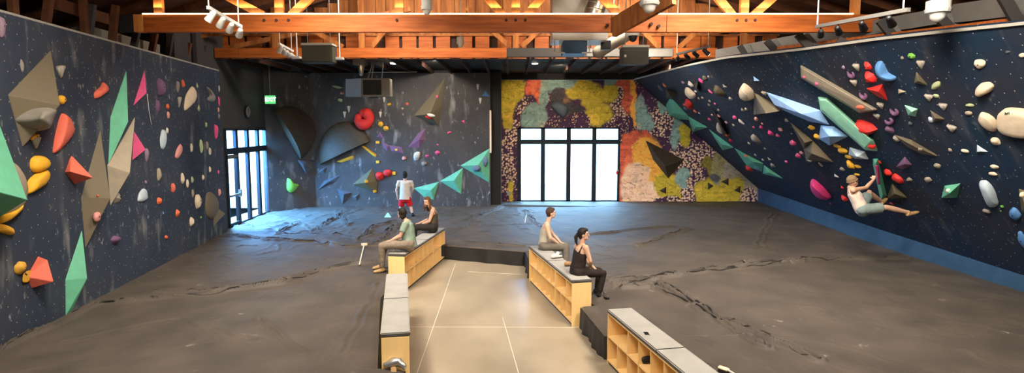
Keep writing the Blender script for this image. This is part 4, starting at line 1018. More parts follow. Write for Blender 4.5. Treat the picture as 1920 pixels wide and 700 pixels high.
dome('L', [(196, 153), (203, 162), (204, 170), (194, 178), (181, 187), (179, 175), (185, 168), (192, 163)], .16, 'salmon', 'salmon curved jug left of the tall green diamond')
dome('L', [(362, 160), (369, 170), (370, 180), (366, 192), (356, 202), (348, 209), (347, 200), (350, 178)], .14, 'cream', 'big cream teardrop hold high on the far left wall')
dome('L', [(47, 225), (60, 202), (84, 195), (102, 198), (104, 206), (96, 220), (88, 246), (80, 247), (60, 240)], .72, 'grey', 'dark grey domed hold under the brown pyramid', crest=(85, 220))
dome('L', [(389, 362), (397, 359), (408, 370), (412, 385), (408, 402), (398, 414), (390, 405), (387, 385)], .18, 'brown', 'brown rounded block near the far end of the left wall', flat=False)
dome('L', [(388, 161), (396, 168), (405, 182), (402, 192), (392, 190), (390, 184), (396, 180)], .14, 'grey', 'grey-beige hooked hold at the upper far end of the left wall')
dome('L', [(329, 295), (332, 280), (339, 269), (343, 275), (342, 286), (334, 299)], .08, 'rose', 'pale salmon teardrop hold in the middle of the far left wall')
dome('L', [(303, 278), (301, 262), (305, 242), (312, 245), (313, 262), (308, 282)], .10, 'ice', 'long pale blue-grey hold with a dark left edge')
dome('L', [(259, 378), (262, 362), (270, 353), (276, 356), (278, 374), (268, 380)], .10, 'ice', 'ribbed whitish blue block hold right of the beige spike')
# ---- small holds: wall px py w h angle type colour | label
T = '''
L 4 50 14 38 0 jug lilac|pale purple hold at the top left picture corner
L 42 123 6 24 0 round grey|faint grey sliver left of the brown pyramid
L 116 135 18 24 -10 cone cone|light grey tapered pinch right of the brown pyramid tip
L 118 187 14 17 0 round yellow|small yellow hold at the right corner of the brown pyramid
L 66 257 20 13 -15 jug yellow|small yellow hold below the dark grey dome
L 70 268 18 22 -10 cone cone|grey tapered pinch under the small yellow hold
L 40 503 20 24 0 jug mustard|mustard lump left of the salmon block, upper of two
L 51 518 24 22 0 jug mustard|mustard lump left of the salmon block, lower of two
L 183 407 20 19 0 round rose|pale pink round hold on the lower brown spike
L 184 367 6 5 0 round orange|tiny orange hold on the brown spike
L 221 371 16 24 10 facet grey|pale grey block hold right of the brown spike
L 218 450 22 16 15 jug purple|dusty purple hold low on the left wall
L 303 165 19 32 0 round purple|large purple hold with a dark underside, upper far left wall
L 296 200 9 26 0 jug purple|slim purple hold just below the large purple one
L 334 163 8 22 0 jug grey|grey hooked hold left of a small orange one
L 343.5 157 7 15 0 round orange|orange hold near the top of the far left wall
L 337 192 10 20 0 cone cone|grey pinch left of the big cream teardrop
L 315 200 7 10 0 round orange|small orange hold right of the slim purple one
L 316 216 6 13 0 round rose|small pale pink hold under the small orange one
L 314 245 6 11 0 round white|small white hold right above the long blue-grey one
L 371 160 6 11 0 flake palegreen|small greenish flake right of the big cream teardrop tip
L 374 202 8 14 25 flake palegreen|greenish flake right below the big cream teardrop
L 387 234 5 10 0 round palegreen|tiny pale green hold on the far left wall
L 411 166 3 12 0 round white|thin white hold on the far end edge of the left wall
L 411 190 4 18 0 round pink|thin pink hold at the far end edge of the left wall
L 410 206 4 9 0 round rose|tiny pinkish hold under the thin pink one
L 411 218 4 9 0 round grey|tiny grey hold at the far end edge of the left wall
L 406 247 10 28 0 jug pink|bright pink lumpy hold at the far end of the left wall
L 359.5 277 6 15 0 round cream|slim cream hold right of the pale salmon teardrop
L 378 275 8 26 0 round palegreen|slim yellow-green hold at the far part of the left wall
L 389 273 6 18 0 round grey|slim grey hold right of the yellow-green one
L 394 284 6 14 0 round white|slim whitish hold right below the slim grey one
L 276 290 9 26 0 jug lilac|lilac slim hold beside the lower pink triangle
L 299 327 10 24 10 round beige|faint beige slim hold in the middle of the left wall
L 274 342 5 7 0 round lilac|tiny lilac hold above the ribbed block
L 343 335 9 20 0 round cream|cream oval hold, largest of the little cream cluster
L 352 345 6 16 0 round cream|narrow cream hold right below the cream oval
L 361 337 6 12 0 round palegreen|tiny greenish hold in the cream cluster
L 362 363 6 15 0 round beige|narrow beige hold under the cream cluster
L 381 333 5 10 0 round cream|small cream hold right of the cream cluster
L 394 318 5 11 0 round cream|small cream hold high right of the cream cluster
L 410 323 4 7 0 round pink|tiny pink hold near the far edge beside the doors
L 325 353 9 18 0 round salmon|salmon and white oval hold below the pale salmon teardrop
L 300 377 12 14 20 facet orange|orange angular hold right of the ribbed block
L 307 399 5 7 0 flake blue|tiny blue flake under the orange angular hold
L 334 400 10 16 15 facet orange|orange angular hold low on the far left wall
L 372 378 15 27 10 round cream|cream pear-shaped hold low on the far left wall
L 360 416 10 18 10 round cream|smaller cream hold below the cream pear-shaped one
L 412 361 7 13 0 round rose|pink hold above the small brown pyramid
L 312 445 7 7 0 round orange|small orange-red dot hold lowest on the left wall
L 377 408 4 5 0 round leaf|tiny green foot hold on the far left wall
L 390 452 4 8 0 round dkbrown|tiny dark foot hold close to the pad on the left wall
A 588 297 12 10 0 flake slate|small grey flake on the corner beside the half dome
B 713 215 6 11 0 cone white|pale tapered pinch right of the red ring
B 720 187 5 10 0 cone white|pale tapered pinch under the display cabinet
B 896 163 6 11 0 cone white|pale pinch at the top right of the back wall, upper one
B 900.6 189 6 11 0 cone white|pale pinch at the top right of the back wall, lower one
B 646 215 7 12 0 cone white|pale pinch left of the red ring, lower of the pair
B 654 205 7 12 0 cone white|pale pinch left of the red ring, upper of the pair
B 632 163 17 5 10 round palegreen|flat greenish bar hold left of the display cabinet
B 638 188 9 6 20 round palegreen|small greenish hold under the flat greenish bar
B 641 175 7 5 0 round rose|tiny pinkish hold between the greenish ones
B 911 176 16 12 0 flake blue|blue flake at the upper right of the back wall
B 755 174 5 5 0 round grey|tiny grey ring hold right of the display cabinet
B 754 204 5 5 0 round grey|tiny grey ring hold lower right of the display cabinet
B 708 267 7 5 0 bar yellow|tiny yellow block at the tip of the grey half dome
B 738.6 325 6 6 0 bar yellow|tiny yellow block right of the red lobes
B 687 340 6 5 0 bar yellow|tiny yellow block on the grey pyramid
B 703 359 6 5 0 bar yellow|tiny yellow block at the foot of the grey pyramid
B 708 304 6 5 0 bar yellow|tiny yellow block under the thin yellow bar
B 713 233 10 11 -20 facet yellow|yellow hold right of the red ring, upper of two
B 723 241 11 10 20 facet yellow|yellow hold right of the red ring, lower of two
B 729.5 196 8 6 -15 facet yellow|small yellow hold under the right end of the display cabinet
B 763 195 6 6 0 facet orange|small orange hold high on the back wall
B 743 281 5 4 0 bar yellow|tiny yellow block on the flat purple diamond
B 711 331 15 16 0 jug red|red lobe hold, left of the pair above the grey pyramid
B 726 325 17 14 -10 jug red|red lobe hold, right of the pair above the grey pyramid
B 757.5 297 8 8 0 round rose|round pink hold above the standing man
B 781 293 12 18 20 jug white|white curled hold above the standing man's right
B 795 307 10 9 0 round grey|grey knob hold below the white curled one
B 801 293 8 6 0 facet pink|small pink hold right of the white curled one
B 820 287 10 9 0 facet pink|small pink lumpy hold in the middle of the back wall
B 820.5 271.6 4 3 0 round pink|tiny pink dot hold under the brown wedge
B 842 249 8 4 -15 round pink|thin pink hold right below the brown wedge
B 869 228 9 7 30 flake pink|pink flake hold right of the brown wedge
B 808 217 15 7 20 round white|white part hold under the brown wedge, left of the red one
B 804 221 14 7 20 round red|red hold under the brown wedge
B 658 252 9 5 0 round rose|pale pink hold on top of the grey half dome
B 624 271 10 8 0 round cream|cream chalky hold on the left of the grey half dome
B 645 272 8 7 0 round cream|cream chalky hold in the middle of the grey half dome
B 632 284 10 6 -10 round beige|beige chalky hold near the lower edge of the grey half dome
B 819 181 4 6 0 round pink|tiny pink hold on the ridge of the brown wedge
B 911 303 10 19 0 round bluegrey|blue-grey upright blob on the largest green kite
B 893 317 18 12 -10 round bluegrey|blue-grey flat blob on the largest green kite
R 1245 160.5 7 12 25 facet orange|small orange hold at the top corner above the green volume chain
R 1238 166 8 16 20 round slate|slate hold left of the dark pyramid at the chain's top
R 1280 155 9 7 0 round lilac|small lilac hold, farthest left near the top edge
R 1294 158.5 13 16 20 facet white|white faceted hold beside a black triangle, upper left
R 1303.6 171.5 7 6 0 round white|tiny white hold right of the cream leaf
R 1310 185 6 7 0 round grey|tiny grey knob below the black triangle, left of two
R 1317 184 7 7 0 round grey|tiny grey knob below the black triangle, right of two
R 1302.7 209 7 8 -30 round orange|small orange hold under the long red one
R 1311 212.5 4 5 0 round white|tiny white dot hold right of the small orange one
R 1282.6 197 6 7 0 round orange|small orange hold left of the long red one
R 1284.5 204 8 9 0 jug bluegrey|grey-green hold under the long red one
R 1314 152 8 12 0 round hotpink|pink hold left of a brown leaf near the top edge
R 1321 148 13 14 30 facet dkbrown|dark brown leaf hold near the top edge
R 1328.5 144 6 6 0 round grey|tiny grey knob left of a dark flake near the top edge
R 1334.5 145 8 10 20 flake dkbrown|dark flake near the top edge
R 1347 172 24 28 -25 jug dkbrown|large dark brown lumpy hold left of the big cream one
R 1331.5 172 6 11 0 round pink|slim pink hold left of the large dark brown lump
R 1357 162 12 10 0 flake grey|grey flake upper right of the dark brown lump
R 1369 186 10 9 0 facet grey|grey knob between the dark brown lump and the big cream hold
R 1330.5 190 7 7 0 round grey|small grey knob, upper of two left of the pink dot
R 1329 197 6 7 0 round grey|small grey knob, lower of two left of the pink dot
R 1340 195 7 5 0 round pink|pink dot hold below the dark brown lump
R 1347 206.6 6 6 0 round grey|tiny grey knob right of the black spike tip
R 1335 216 6 5 0 round rose|tiny rose hold left of the black spike
R 1347.6 218 6 8 0 round rose|rosy knob right of the black spike
R 1330 224 8 7 0 round pink|small pink hold left of the cream flake
R 1361.6 230 7 7 0 round lilac|tiny lilac knob right of the black spike
R 1375 235 7 6 0 round beige|tiny beige knob below the long pink hold
R 1377 221 16 9 -15 round pink|pink oblong hold left of the brown pyramid
R 1389.5 229 8 15 -10 jug white|white hooked hold right of the pink oblong
R 1392 207 8 9 0 facet grey|grey nugget left of a pair above the pink oblong
R 1398.5 205.5 8 8 0 facet beige|beige nugget right of a pair above the pink oblong
R 1415 149 14 13 0 flake sky|small blue flake above the big cream hold
R 1433 176.5 12 11 20 cone beige|small beige pinch between the brown pyramid and the blue beam
R 1417.6 224 13 9 -20 round rose|rose hold under the left corner of the brown pyramid
R 1413 239 5 5 0 round hotpink|hot pink dot under the brown pyramid, leftmost
R 1427 239 9 8 -20 round hotpink|hot pink small hold under the brown pyramid
R 1429 232.5 5 6 0 round rose|tiny rose knob above the hot pink small hold
R 1444 250.6 17 13 -10 facet hotpink|hot pink angular hold under the brown pyramid
R 1463 243.5 10 9 0 round rose|rose pebble right of the hot pink angular hold
R 1458 254.7 10 8 15 round pink|pinkish red pebble touching the hot pink angular hold
R 1485.6 269 21 12 -10 round pink|big pink rounded hold left of the long brown diamond
R 1496 293 17 11 -20 jug pink|pink scooped hold below the big rounded pink one
R 1502 287 9 8 0 round rose|rose knob touching the pink scooped hold
R 1474 304 12 6 -10 round pink|flat pink hold left below the scooped one
R 1556.5 381.6 6 4 0 round hotpink|tiny hot pink foot hold below the large pink crescent
R 1578.5 352 6 6 0 round red|tiny red foot hold left of the climber
R 1582 373 20 15 -10 facet red|red angular foot hold left of the climber's back
R 1417 262 17 27 20 jug grey|tall grey-beige lumpy hold left of the big pink ones
R 1404 269 7 6 0 round beige|tiny beige knob beside the tall grey lump
R 1434 279 5 5 0 round beige|tiny beige dot hold above the lower green volumes
R 1416 291 5 6 0 round beige|tiny beige dot near the lower green volumes
R 1430 300 6 5 0 round beige|tiny beige knob right of the lower green volumes
R 1441 298.5 9 9 0 flake beige|small beige flake right of the lower green volumes
R 1448.6 311 13 10 -25 jug grey|grey scooped hold right of the lower green volumes
R 1484 251 4 4 0 round grey|tiny grey dot beside the long brown diamond
R 1474 226 8 8 0 round beige|beige knob right below the brown pyramid
R 1518 302 10 6 0 round cream|pale chalky hold on the foot of the long brown diamond
R 1538 309 6 11 -10 round beige|slim beige hold below the long brown diamond
R 1566 330 13 9 10 flake white|white flake below the yellow chain
R 1578.6 318 10 10 0 jug grey|grey lump left of the last yellow hold
R 1369.5 264 12 8 -20 jug red|dark red hold at the black spike's foot
R 1363 253 16 10 -10 jug orange|orange-brown jug beside the cream flake
R 1302 240 13 18 0 round bluegrey|blue-grey blob on the second green volume
R 1398.5 292 9 6 -20 facet orange|flat orange hold on the fourth green volume
R 1420 316 20 13 0 round bluegrey|pale blue-grey blob on the fourth green volume
R 1404 317 15 16 0 jug red|red hold at the lower edge of the fourth green volume
R 1520.6 240 17 10 0 round yellow|yellow hold, topmost of the yellow chain
R 1531 257 14 13 0 jug yellow|yellow hold, second of the yellow chain from the top
R 1569 274.6 18 8 10 round mustard|yellow hold under the lower blue volume
R 1579 284 23 15 0 jug yellow|large yellow double lobe under the lower blue volume
R 1590 295 17 9 10 round mustard|flat yellow hold left of the grey volume
R 1594 310 15 21 0 round yellow|yellow drop-shaped hold above the climber
R 1608 313 15 8 10 round mustard|yellow tongue hold right of the drop-shaped one
R 1606 328 15 6 0 round yellow|small yellow hold right above the tan beanie
R 1507 145 6 6 0 round pink|pink dot on the long beige beam, left one
R 1530.5 158 7 7 0 round pink|pink dot on the long beige beam, middle one
R 1612 202 21 10 0 round salmon|salmon oval on the lower end of the long beige beam
R 1635 276 14 16 0 round red|red knob on the lower end of the green beam
R 1581 127 7 8 20 round lilac|tiny lilac hold left of the purple one near the top
R 1595 138 18 20 10 arc purple|purple U-shaped hold, uppermost one
R 1606 128 15 18 15 cone cone|grey pinch left of the red holds, upper of two
R 1601 157 15 17 20 cone cone|grey pinch left of the red holds, lower of two
R 1618 178 19 20 10 arc purple|purple U-shaped hold under the grey pinches
R 1625 125 17 19 0 facet red|red hold, topmost of the stack of three
R 1629 147 26 27 -15 facet red|red hold, middle of the stack of three
R 1651 200 15 16 20 cone cone|grey pinch below the large red triangle
R 1644 220 14 14 20 cone cone|grey pinch between the red holds and purple crescents
R 1676 208 21 20 0 arc purple|purple crescent right of the large red triangle
R 1666 226 26 17 -15 arc purple|wide purple crescent, middle of the three purple ones
R 1667 244 18 18 10 jug purple|purple lobe, lowest of the three purple ones
R 1687 172 24 12 -15 flake beige|beige flat hold right of the large red triangle
R 1707.6 106 16 13 0 facet leaf|bright green hold near the top edge of the right wall
R 1691 109 6 7 0 round grey|tiny grey knob left of the bright green hold
R 1726 123 16 20 15 cone cone|grey pinch right below the bright green hold
R 1754 161 24 12 -30 round palegreen|pale green curved hold right of the brown triangle
R 1741 185 17 17 20 cone cone|grey pinch under the pale green curved hold
R 1754 180 13 7 10 round palegreen|small pale green hold beside a grey pinch
R 1768 202 17 17 15 cone cone|grey pinch above the small brown pyramid with white patch
R 1744 225 9 12 0 round ice|white patch hold at the left of the small brown pyramid
R 1783.5 243 19 18 25 cone cone|grey pinch below right of the small brown pyramid
R 1706 232 8 8 0 round slate|dark slate knob under the mint block
R 1836 120.6 20 18 0 round cream|cream pebble, uppermost of the large cream holds
R 1916 104 12 9 0 round cream|small cream hold with a dark bolt at the right picture edge
R 1889 98 9 6 0 round slate|faint slate hold left of the small cream one at the top right
R 1818 198 15 7 0 round palegreen|pale green rail left of the giant cream holds, upper of two
R 1815 213 14 9 0 round beige|pale beige rail left of the giant cream holds, lower of two
R 1781 282 7 8 0 round beige|tiny beige knob left of a small pale hold
R 1808.5 284 16 9 10 jug cream|small pale cream jug in the lower right area
R 1835.6 280.7 24 19 -10 flake ice|white and pale blue flake below the cream holds
R 1865.5 266 16 18 -20 jug cream|cream and green twisted hold under the giant cream one
R 1864 314 16 10 0 jug cream|cream jug, upper of the stacked pair at the lower right
R 1860.6 327 16 9 0 jug cream|cream jug, lower of the stacked pair at the lower right
R 1757 312 14 12 -20 jug beige|grey chalky hold between the brown spear and the green diamond
R 1739 338 20 11 -20 jug beige|beige sloping hold left of the green diamond
R 1705 338 13 10 -20 jug grey|grey chalky hold right of the climber's red hold
R 1776.5 357 8 8 0 round white|white knob on the green diamond volume
R 1849 397 16 10 10 jug grey|dark grey hold below the tall chalky blue volume
R 1878.5 388 7 6 0 round leaf|small green knob right of the tall chalky volume
R 1876 396 3.5 3.5 0 round leaf|tiny green dot under the small green knob
R 1916 364 9 12 0 round cream|cream knob on the olive volume at the right edge
R 1902 403 20 30 25 round blue|blue oval hold left of the olive volume
R 1917 452 16 42 10 round blue|blue hold cut by the right picture edge
R 1680 261 14 14 0 round grey|grey pebble at the left tip of the brown spear
R 1726 281 14 9 -20 round beige|chalky patch hold on the brown spear
R 1649 304.5 6 8 0 round red|small red knob beside the climber's green slat
R 1664 324.6 17 16 -25 round red|red rounded hold right of the climber's hand
R 1682.6 337 20 24 -15 jug red|large red hold right of the climber, lower of the pair
R 1671 382 10 4 0 round red|tiny flat red foot hold above the climber's stretched leg
'''
# ---- volumes elsewhere (before the small holds that sit on them)
halfdome('A', (511, 207), (563, 299), (585, 226), .40, 'dkbrown', 'big dark half dome volume on the corner panel')
halfdome('B', (600, 309), (694, 265), (629, 232), .42, 'dkbrown', 'big dark grey-brown half dome volume on the back wall')
volume('A', [(558, 300), (576, 303), (585, 315), (574, 326)], [(569, 309, .18)], 'slate', 'small slate tetrahedron below the corner half dome')
volume('B', [(613, 313), (609, 326), (593.5, 327), (600, 318)], [(606, 319, .12)], 'slate', 'small slate volume at the left of the back wall, uppermost')
volume('B', [(640, 327), (630, 341), (595, 357), (608, 339)], [(616, 341, .15)], 'slate', 'long slate diamond volume at the left of the back wall')
volume('B', [(632, 354), (661, 361), (642, 384)], [(645, 364, .22)], 'slate', 'slate triangle volume low on the back wall')
volume('B', [(659, 369), (674, 364), (669, 377)], [(667, 369, .12)], 'slate', 'little slate triangle right of the larger one, low on the back wall')
volume('B', [(697.5, 316), (661, 346), (705, 362), (708, 340)], [(684, 343, .40)], 'olive', 'grey-brown pyramid volume with yellow blocks on the back wall')
volume('B', [(833.5, 147), (776, 217), (822, 236), (829, 200)], [(806, 214, .5)], 'brown', 'tall brown wedge volume hanging high on the back wall')
volume('B', [(776, 353), (823, 341), (813, 375), (795, 370)], [(808, 357, .14)], 'green', 'green kite volume, lowest and leftmost of the chain of three')
volume('B', [(825, 340), (868, 315), (865, 364.5)], [(851, 339, .2)], 'green', 'green kite volume, middle of the chain of three')
volume('B', [(863, 311), (918, 278.5), (918, 343)], [(896, 310, .24)], 'green', 'green kite volume, largest of the chain, at the right end of the back wall')
volume('B', [(712, 247), (706, 258), (721, 260)], [(712, 255, .06)], 'purple', 'small purple triangle volume below the yellow holds', bevel=0)
volume('B', [(715, 265), (732, 274), (726, 284), (720, 278)], [(725, 275, .06)], 'purple', 'flat purple triangle left of the purple diamond', bevel=0)
volume('B', [(730, 272.5), (753, 276), (757, 288), (734, 284)], [(744, 281, .06)], 'purple', 'flat purple diamond volume with a tiny yellow block', bevel=0)
volume('B', [(797.7, 241), (796, 263), (786, 278), (765.6, 276), (784, 250)], [(786, 262, .12)], 'purple', 'large flat purple volume below the brown wedge')
volume('B', [(631, 303), (660, 292), (663, 293), (663, 298), (640, 305)], [(640, 301, .06), (660, 295, .08)], 'yellow', 'yellow bar hold slanting under the grey half dome', bevel=.004)
volume('B', [(678, 275), (681, 273), (706, 290), (705, 295), (700, 293)], [(684, 277, .06), (702, 291, .08)], 'yellow', 'yellow bar hold slanting down right of the grey half dome', bevel=.004)
dome('A', [(539.5, 334), (545, 335), (549, 343), (562, 346), (559, 352), (553, 360), (545, 363), (538.5, 355)], .16, 'leaf', 'green lobed hold on the corner panel')
# red ring
p0, n0 = wallhit('B', 684, 223); s0 = 23.92/FPX; bm = bmesh.new(); pts = []; rad = []
for i in range(25):
    t = math.radians(96-i*(292/24)); pts.append(p0+V((.225*math.cos(t), -.16, .225*math.sin(t)))); rad.append((.215+.03*math.sin(i*.5))*(1 if 1 < i < 23 else .8))
tube(bm, pts, [(r, r*.95) for r in rad], side=(0, 1, 0), seg=18)
o = link(remeshed(bm, .025, 3), 'climbing_hold', hm('red'), smooth=True); tag(o, 'big glossy red ring-shaped hold with a notch on the back wall', 'climbing hold', 'climbing holds on the back wall')
# mural volumes
volume('M', [(1210, 263), (1283, 300), (1253, 335), (1225, 300)], [(1247, 312, .45)], 'dkbrown', 'large dark brown pyramid volume on the mural')
for i, (q, l) in enumerate([(((1236, 358), (1249, 350), (1249, 364)), 'under the large pyramid'), (((1327, 342), (1338, 349), (1327, 356)), 'leftmost of the three on the yellow figure'), (((1352, 341), (1366, 334), (1366, 348)), 'uppermost of the three on the yellow figure'), (((1376, 357), (1388, 349), (1388, 362)), 'rightmost of the three on the yellow figure')]):
    cx = sum(a[0] for a in q)/3; cy = sum(a[1] for a in q)/3
    volume('M', q, [(cx, cy, .12)], 'dkbrown', 'small dark triangle on the mural, '+l, bevel=.004)
dome('M', [(1032, 199), (1038, 192), (1048, 190), (1064, 198), (1066, 205), (1062, 219), (1056, 222), (1044, 213)], .25, 'bluegrey', 'blue-grey rounded hold on the mural above the window')
# right wall volumes
volume('R', [(1249, 167), (1269, 176), (1262, 187), (1249, 184)], [(1256, 178, .3)], 'dkbrown', 'small dark pyramid at the top of the green volume chain')
volume('R', [(1255, 186), (1262, 187), (1290, 217), (1291, 225), (1249, 222), (1249, 196)], [(1262, 212, .3)], 'green', 'first and uppermost green volume of the chain on the right wall')
volume('R', [(1290, 218), (1327, 239), (1299, 248)], [(1304, 238, .22)], 'green', 'second green volume of the chain on the right wall')
volume('R', [(1329, 242), (1376, 277), (1355, 282)], [(1352, 270, .14)], 'green', 'third green volume of the chain on the right wall, a slim triangle')
volume('R', [(1377, 278), (1431, 307), (1429, 322), (1401, 312)], [(1412, 303, .16)], 'green', 'fourth green volume of the chain on the right wall')
volume('R', [(1432, 310), (1468, 335), (1430, 326)], [(1443, 324, .12)], 'green', 'lowest green volume of the chain on the right wall')
volume('R', [(1301, 157), (1308, 153), (1313, 172), (1303, 166)], [(1306, 165, .25)], 'black', 'black slim triangle volume near the top edge')
volume('R', [(1337, 205), (1350, 222), (1369, 259), (1358, 260), (1346, 226)], [(1353, 238, .2)], 'black', 'long black spike volume right of the green chain', bevel=.004)
volume('R', [(1414, 174), (1413, 215), (1464, 207), (1444, 192)], [(1436, 213, .42), (1460, 209, .2)], 'brown', 'brown pyramid volume right of the big cream hold')
volume('R', [(1437, 173), (1538, 207), (1555, 234), (1518, 228), (1460, 203)], [(1503, 214, .3), (1452, 197, .12)], 'sky', 'long blue beam volume in the middle of the right wall')
volume('R', [(1539, 235), (1535, 260), (1556, 273), (1590, 256), (1563, 237)], [(1555, 256, .3)], 'sky', 'shorter blue volume below the long blue beam')
volume('R', [(1593, 276), (1622, 285), (1629, 299), (1604, 298), (1591, 290)], [(1606, 294, .2)], 'ice', 'grey-white volume below the lower end of the green beam')
volume('R', [(1482, 230), (1524, 264), (1507, 279)], [(1509, 268, .2)], 'brown', 'upper slim piece of the long brown diamond')
volume('R', [(1507, 279), (1524, 264), (1562, 304), (1512, 303)], [(1522, 288, .24)], 'brown', 'lower broad piece of the long brown diamond')
volume('R', [(1501, 123), (1502, 146), (1612, 212), (1645, 207)], [(1504, 128, .16), (1505, 145, .16), (1612, 209, .16), (1638, 206, .16)], 'beige', 'long beige beam volume near the top of the right wall')
volume('R', [(1534, 182), (1550, 184), (1637, 264), (1645, 284), (1622, 281), (1539, 208)], [(1538, 188, .2), (1549, 188, .2), (1634, 264, .2), (1621, 277, .2), (1541, 205, .2)], 'mint', 'long mint green beam volume in the middle of the right wall')
volume('R', [(1624, 166), (1654, 158), (1664, 189), (1646, 181)], [(1646, 172, .22)], 'red', 'large red triangular hold, lowest of the stack of three')
volume('R', [(1718, 135), (1739, 160), (1714, 156)], [(1722, 152, .15)], 'brown', 'small brown triangle volume under the bright green hold')
volume('R', [(1696, 197), (1721, 205), (1717, 219), (1703, 216)], [(1709, 210, .14)], 'mint', 'mint green block volume right of the purple crescents')
volume('R', [(1676, 253), (1705, 262), (1758, 293), (1728, 289), (1702, 276)], [(1714, 275, .22)], 'brown', 'long brown spear volume right of the purple holds')
volume('R', [(1696, 294), (1710, 310), (1693, 318), (1680, 313)], [(1695, 308, .16)], 'purple', 'purple fan-shaped hold above the large red pair')
volume('R', [(1745, 208), (1771, 224), (1750, 230)], [(1754, 222, .16)], 'brown', 'small brown pyramid volume with a white patch at its left')
volume('R', [(1771, 348.5), (1801, 344), (1795, 371), (1765, 372)], [(1780, 363, .2)], 'green', 'green diamond volume at the lower right')
volume('R', [(1672, 345), (1701, 372), (1663, 373)], [(1678, 364, .25)], 'olive', 'olive triangular volume behind the climber\'s feet')
volume('R', [(1910, 354), (1940, 362), (1936, 412), (1916, 396)], [(1922, 385, .25)], 'olive', 'olive volume cut by the right picture edge')
slat = volume('R', [(1637, 298), (1645, 298), (1662, 369), (1652, 378), (1637, 309)], [(1642, 306, .24), (1655, 366, .24)], 'green', 'narrow green slat volume the climber holds')
volume('R', [(1640, 310), (1646, 310), (1651, 346), (1646, 347)], [(1642, 312, .31), (1648, 345, .31), (1646, 311, .31)], 'magenta', 'magenta strip hold on the narrow green slat')
dome('R', [(1283, 165), (1290, 167), (1303, 179), (1303, 185), (1297, 187), (1284, 174)], .16, 'cream', 'cream leaf-shaped hold left of the black triangle')
dome('R', [(1284, 187), (1290, 190), (1297, 197), (1298, 206), (1292, 204), (1284, 193)], .16, 'red', 'long red hold right above the green chain')
dome('R', [(1344, 229), (1354, 245), (1354, 253), (1346, 247), (1342, 238)], .08, 'cream', 'slim cream flake left of the black spike')
dome('R', [(1389, 159), (1399, 166), (1408, 175), (1412, 189), (1398, 191), (1387, 185), (1383, 172)], .26, 'cream', 'big cream egg-shaped hold left of the brown pyramid', crest=(1397, 178))
dome('R', [(1518, 339), (1525, 341), (1542, 356), (1557, 374), (1550, 377), (1535, 374), (1522, 361), (1517, 348)], .22, 'hotpink', 'large hot pink crescent hold low on the right wall', crest=(1533, 360))
dome('R', [(1603, 228), (1612, 228), (1630, 235), (1641, 246), (1630, 255), (1615, 247)], .2, 'red', 'wide red hold right of the green beam', flat=True)
dome('R', [(1640, 118), (1650, 117), (1656, 128), (1662, 140), (1677, 147), (1676, 153), (1662, 153), (1650, 144), (1641, 130)], .16, 'blue', 'curved blue hold right of the red stack')
dome('R', [(1829, 165), (1836, 158), (1852, 156), (1861, 163), (1857, 173), (1845, 179), (1836, 183), (1828, 178)], .15, 'cream', 'cream boulder hold, second from the top on the right')
dome('R', [(1835, 212), (1848, 215), (1860, 223), (1866, 232), (1868, 243), (1862, 250), (1850, 246), (1838, 237), (1831, 226)], .14, 'cream', 'cream two-lobed hold left of the giant cream one', crest=(1852, 228))
gc = dome('R', [(1869, 228), (1871, 214), (1880, 206), (1892, 204), (1920, 207), (1945, 218), (1948, 245), (1930, 260), (1905, 258), (1882, 251), (1872, 242)], .15, 'cream', 'giant cream hold with small dark marks, cut by the right picture edge', crest=(1905, 228), prof=[(1, -.05), (1, .1), (.98, .5), (.9, .85), (.7, 1), (.3, 1.02)])
dome('R', [(1832, 341), (1846, 340), (1856, 350), (1863, 362), (1870, 386), (1862, 391), (1853, 391), (1842, 368)], .12, 'ice', 'tall chalky pale blue volume at the lower right', crest=(1850, 365), isvol=True)
for row in T.strip().splitlines():
    a, lab = row.split('|'); a = a.split(); small(a[0], *map(float, a[1:6]), a[6], a[7], lab)
# lettering-like marks on the giant cream hold
r = gc; dgp = BVHTree.FromObject(gc, bpy.context.evaluated_depsgraph_get())
bm = bmesh.new()
def onhold(px, py):
    d = ray(px, py).normalized(); q, n, i, t = dgp.ray_cast(EYE-gc.location, d)
    return (q+gc.location-d*.006) if q is not None else None
for a, b in (((1884, 215), (1885, 211)), ((1885, 211), (1887, 215)), ((1887, 215), (1889, 211)), ((1889, 215), (1889, 211.5)), ((1889, 211.5), (1892, 213)), ((1892, 215), (1892, 210)), ((1884, 215), (1887, 215))):
    p, q = onhold(*a), onhold(*b)
    if p and q: obar(bm, p, q, .009, .006)
if len(bm.verts): obj('marks', bm, M['rubber'], gc)
# drifting strap below the upper pink volume
bar_obj('cord', [onplane(276, 176, LW[0]+lnor*.06, lnor), onplane(279, 205, LW[0]+lnor*.03, lnor), onplane(284, 234, LW[0]+lnor*.03, lnor)], .007, M['white_metal'], 'thin pale cord hanging from the upper pink triangle', 'cord')
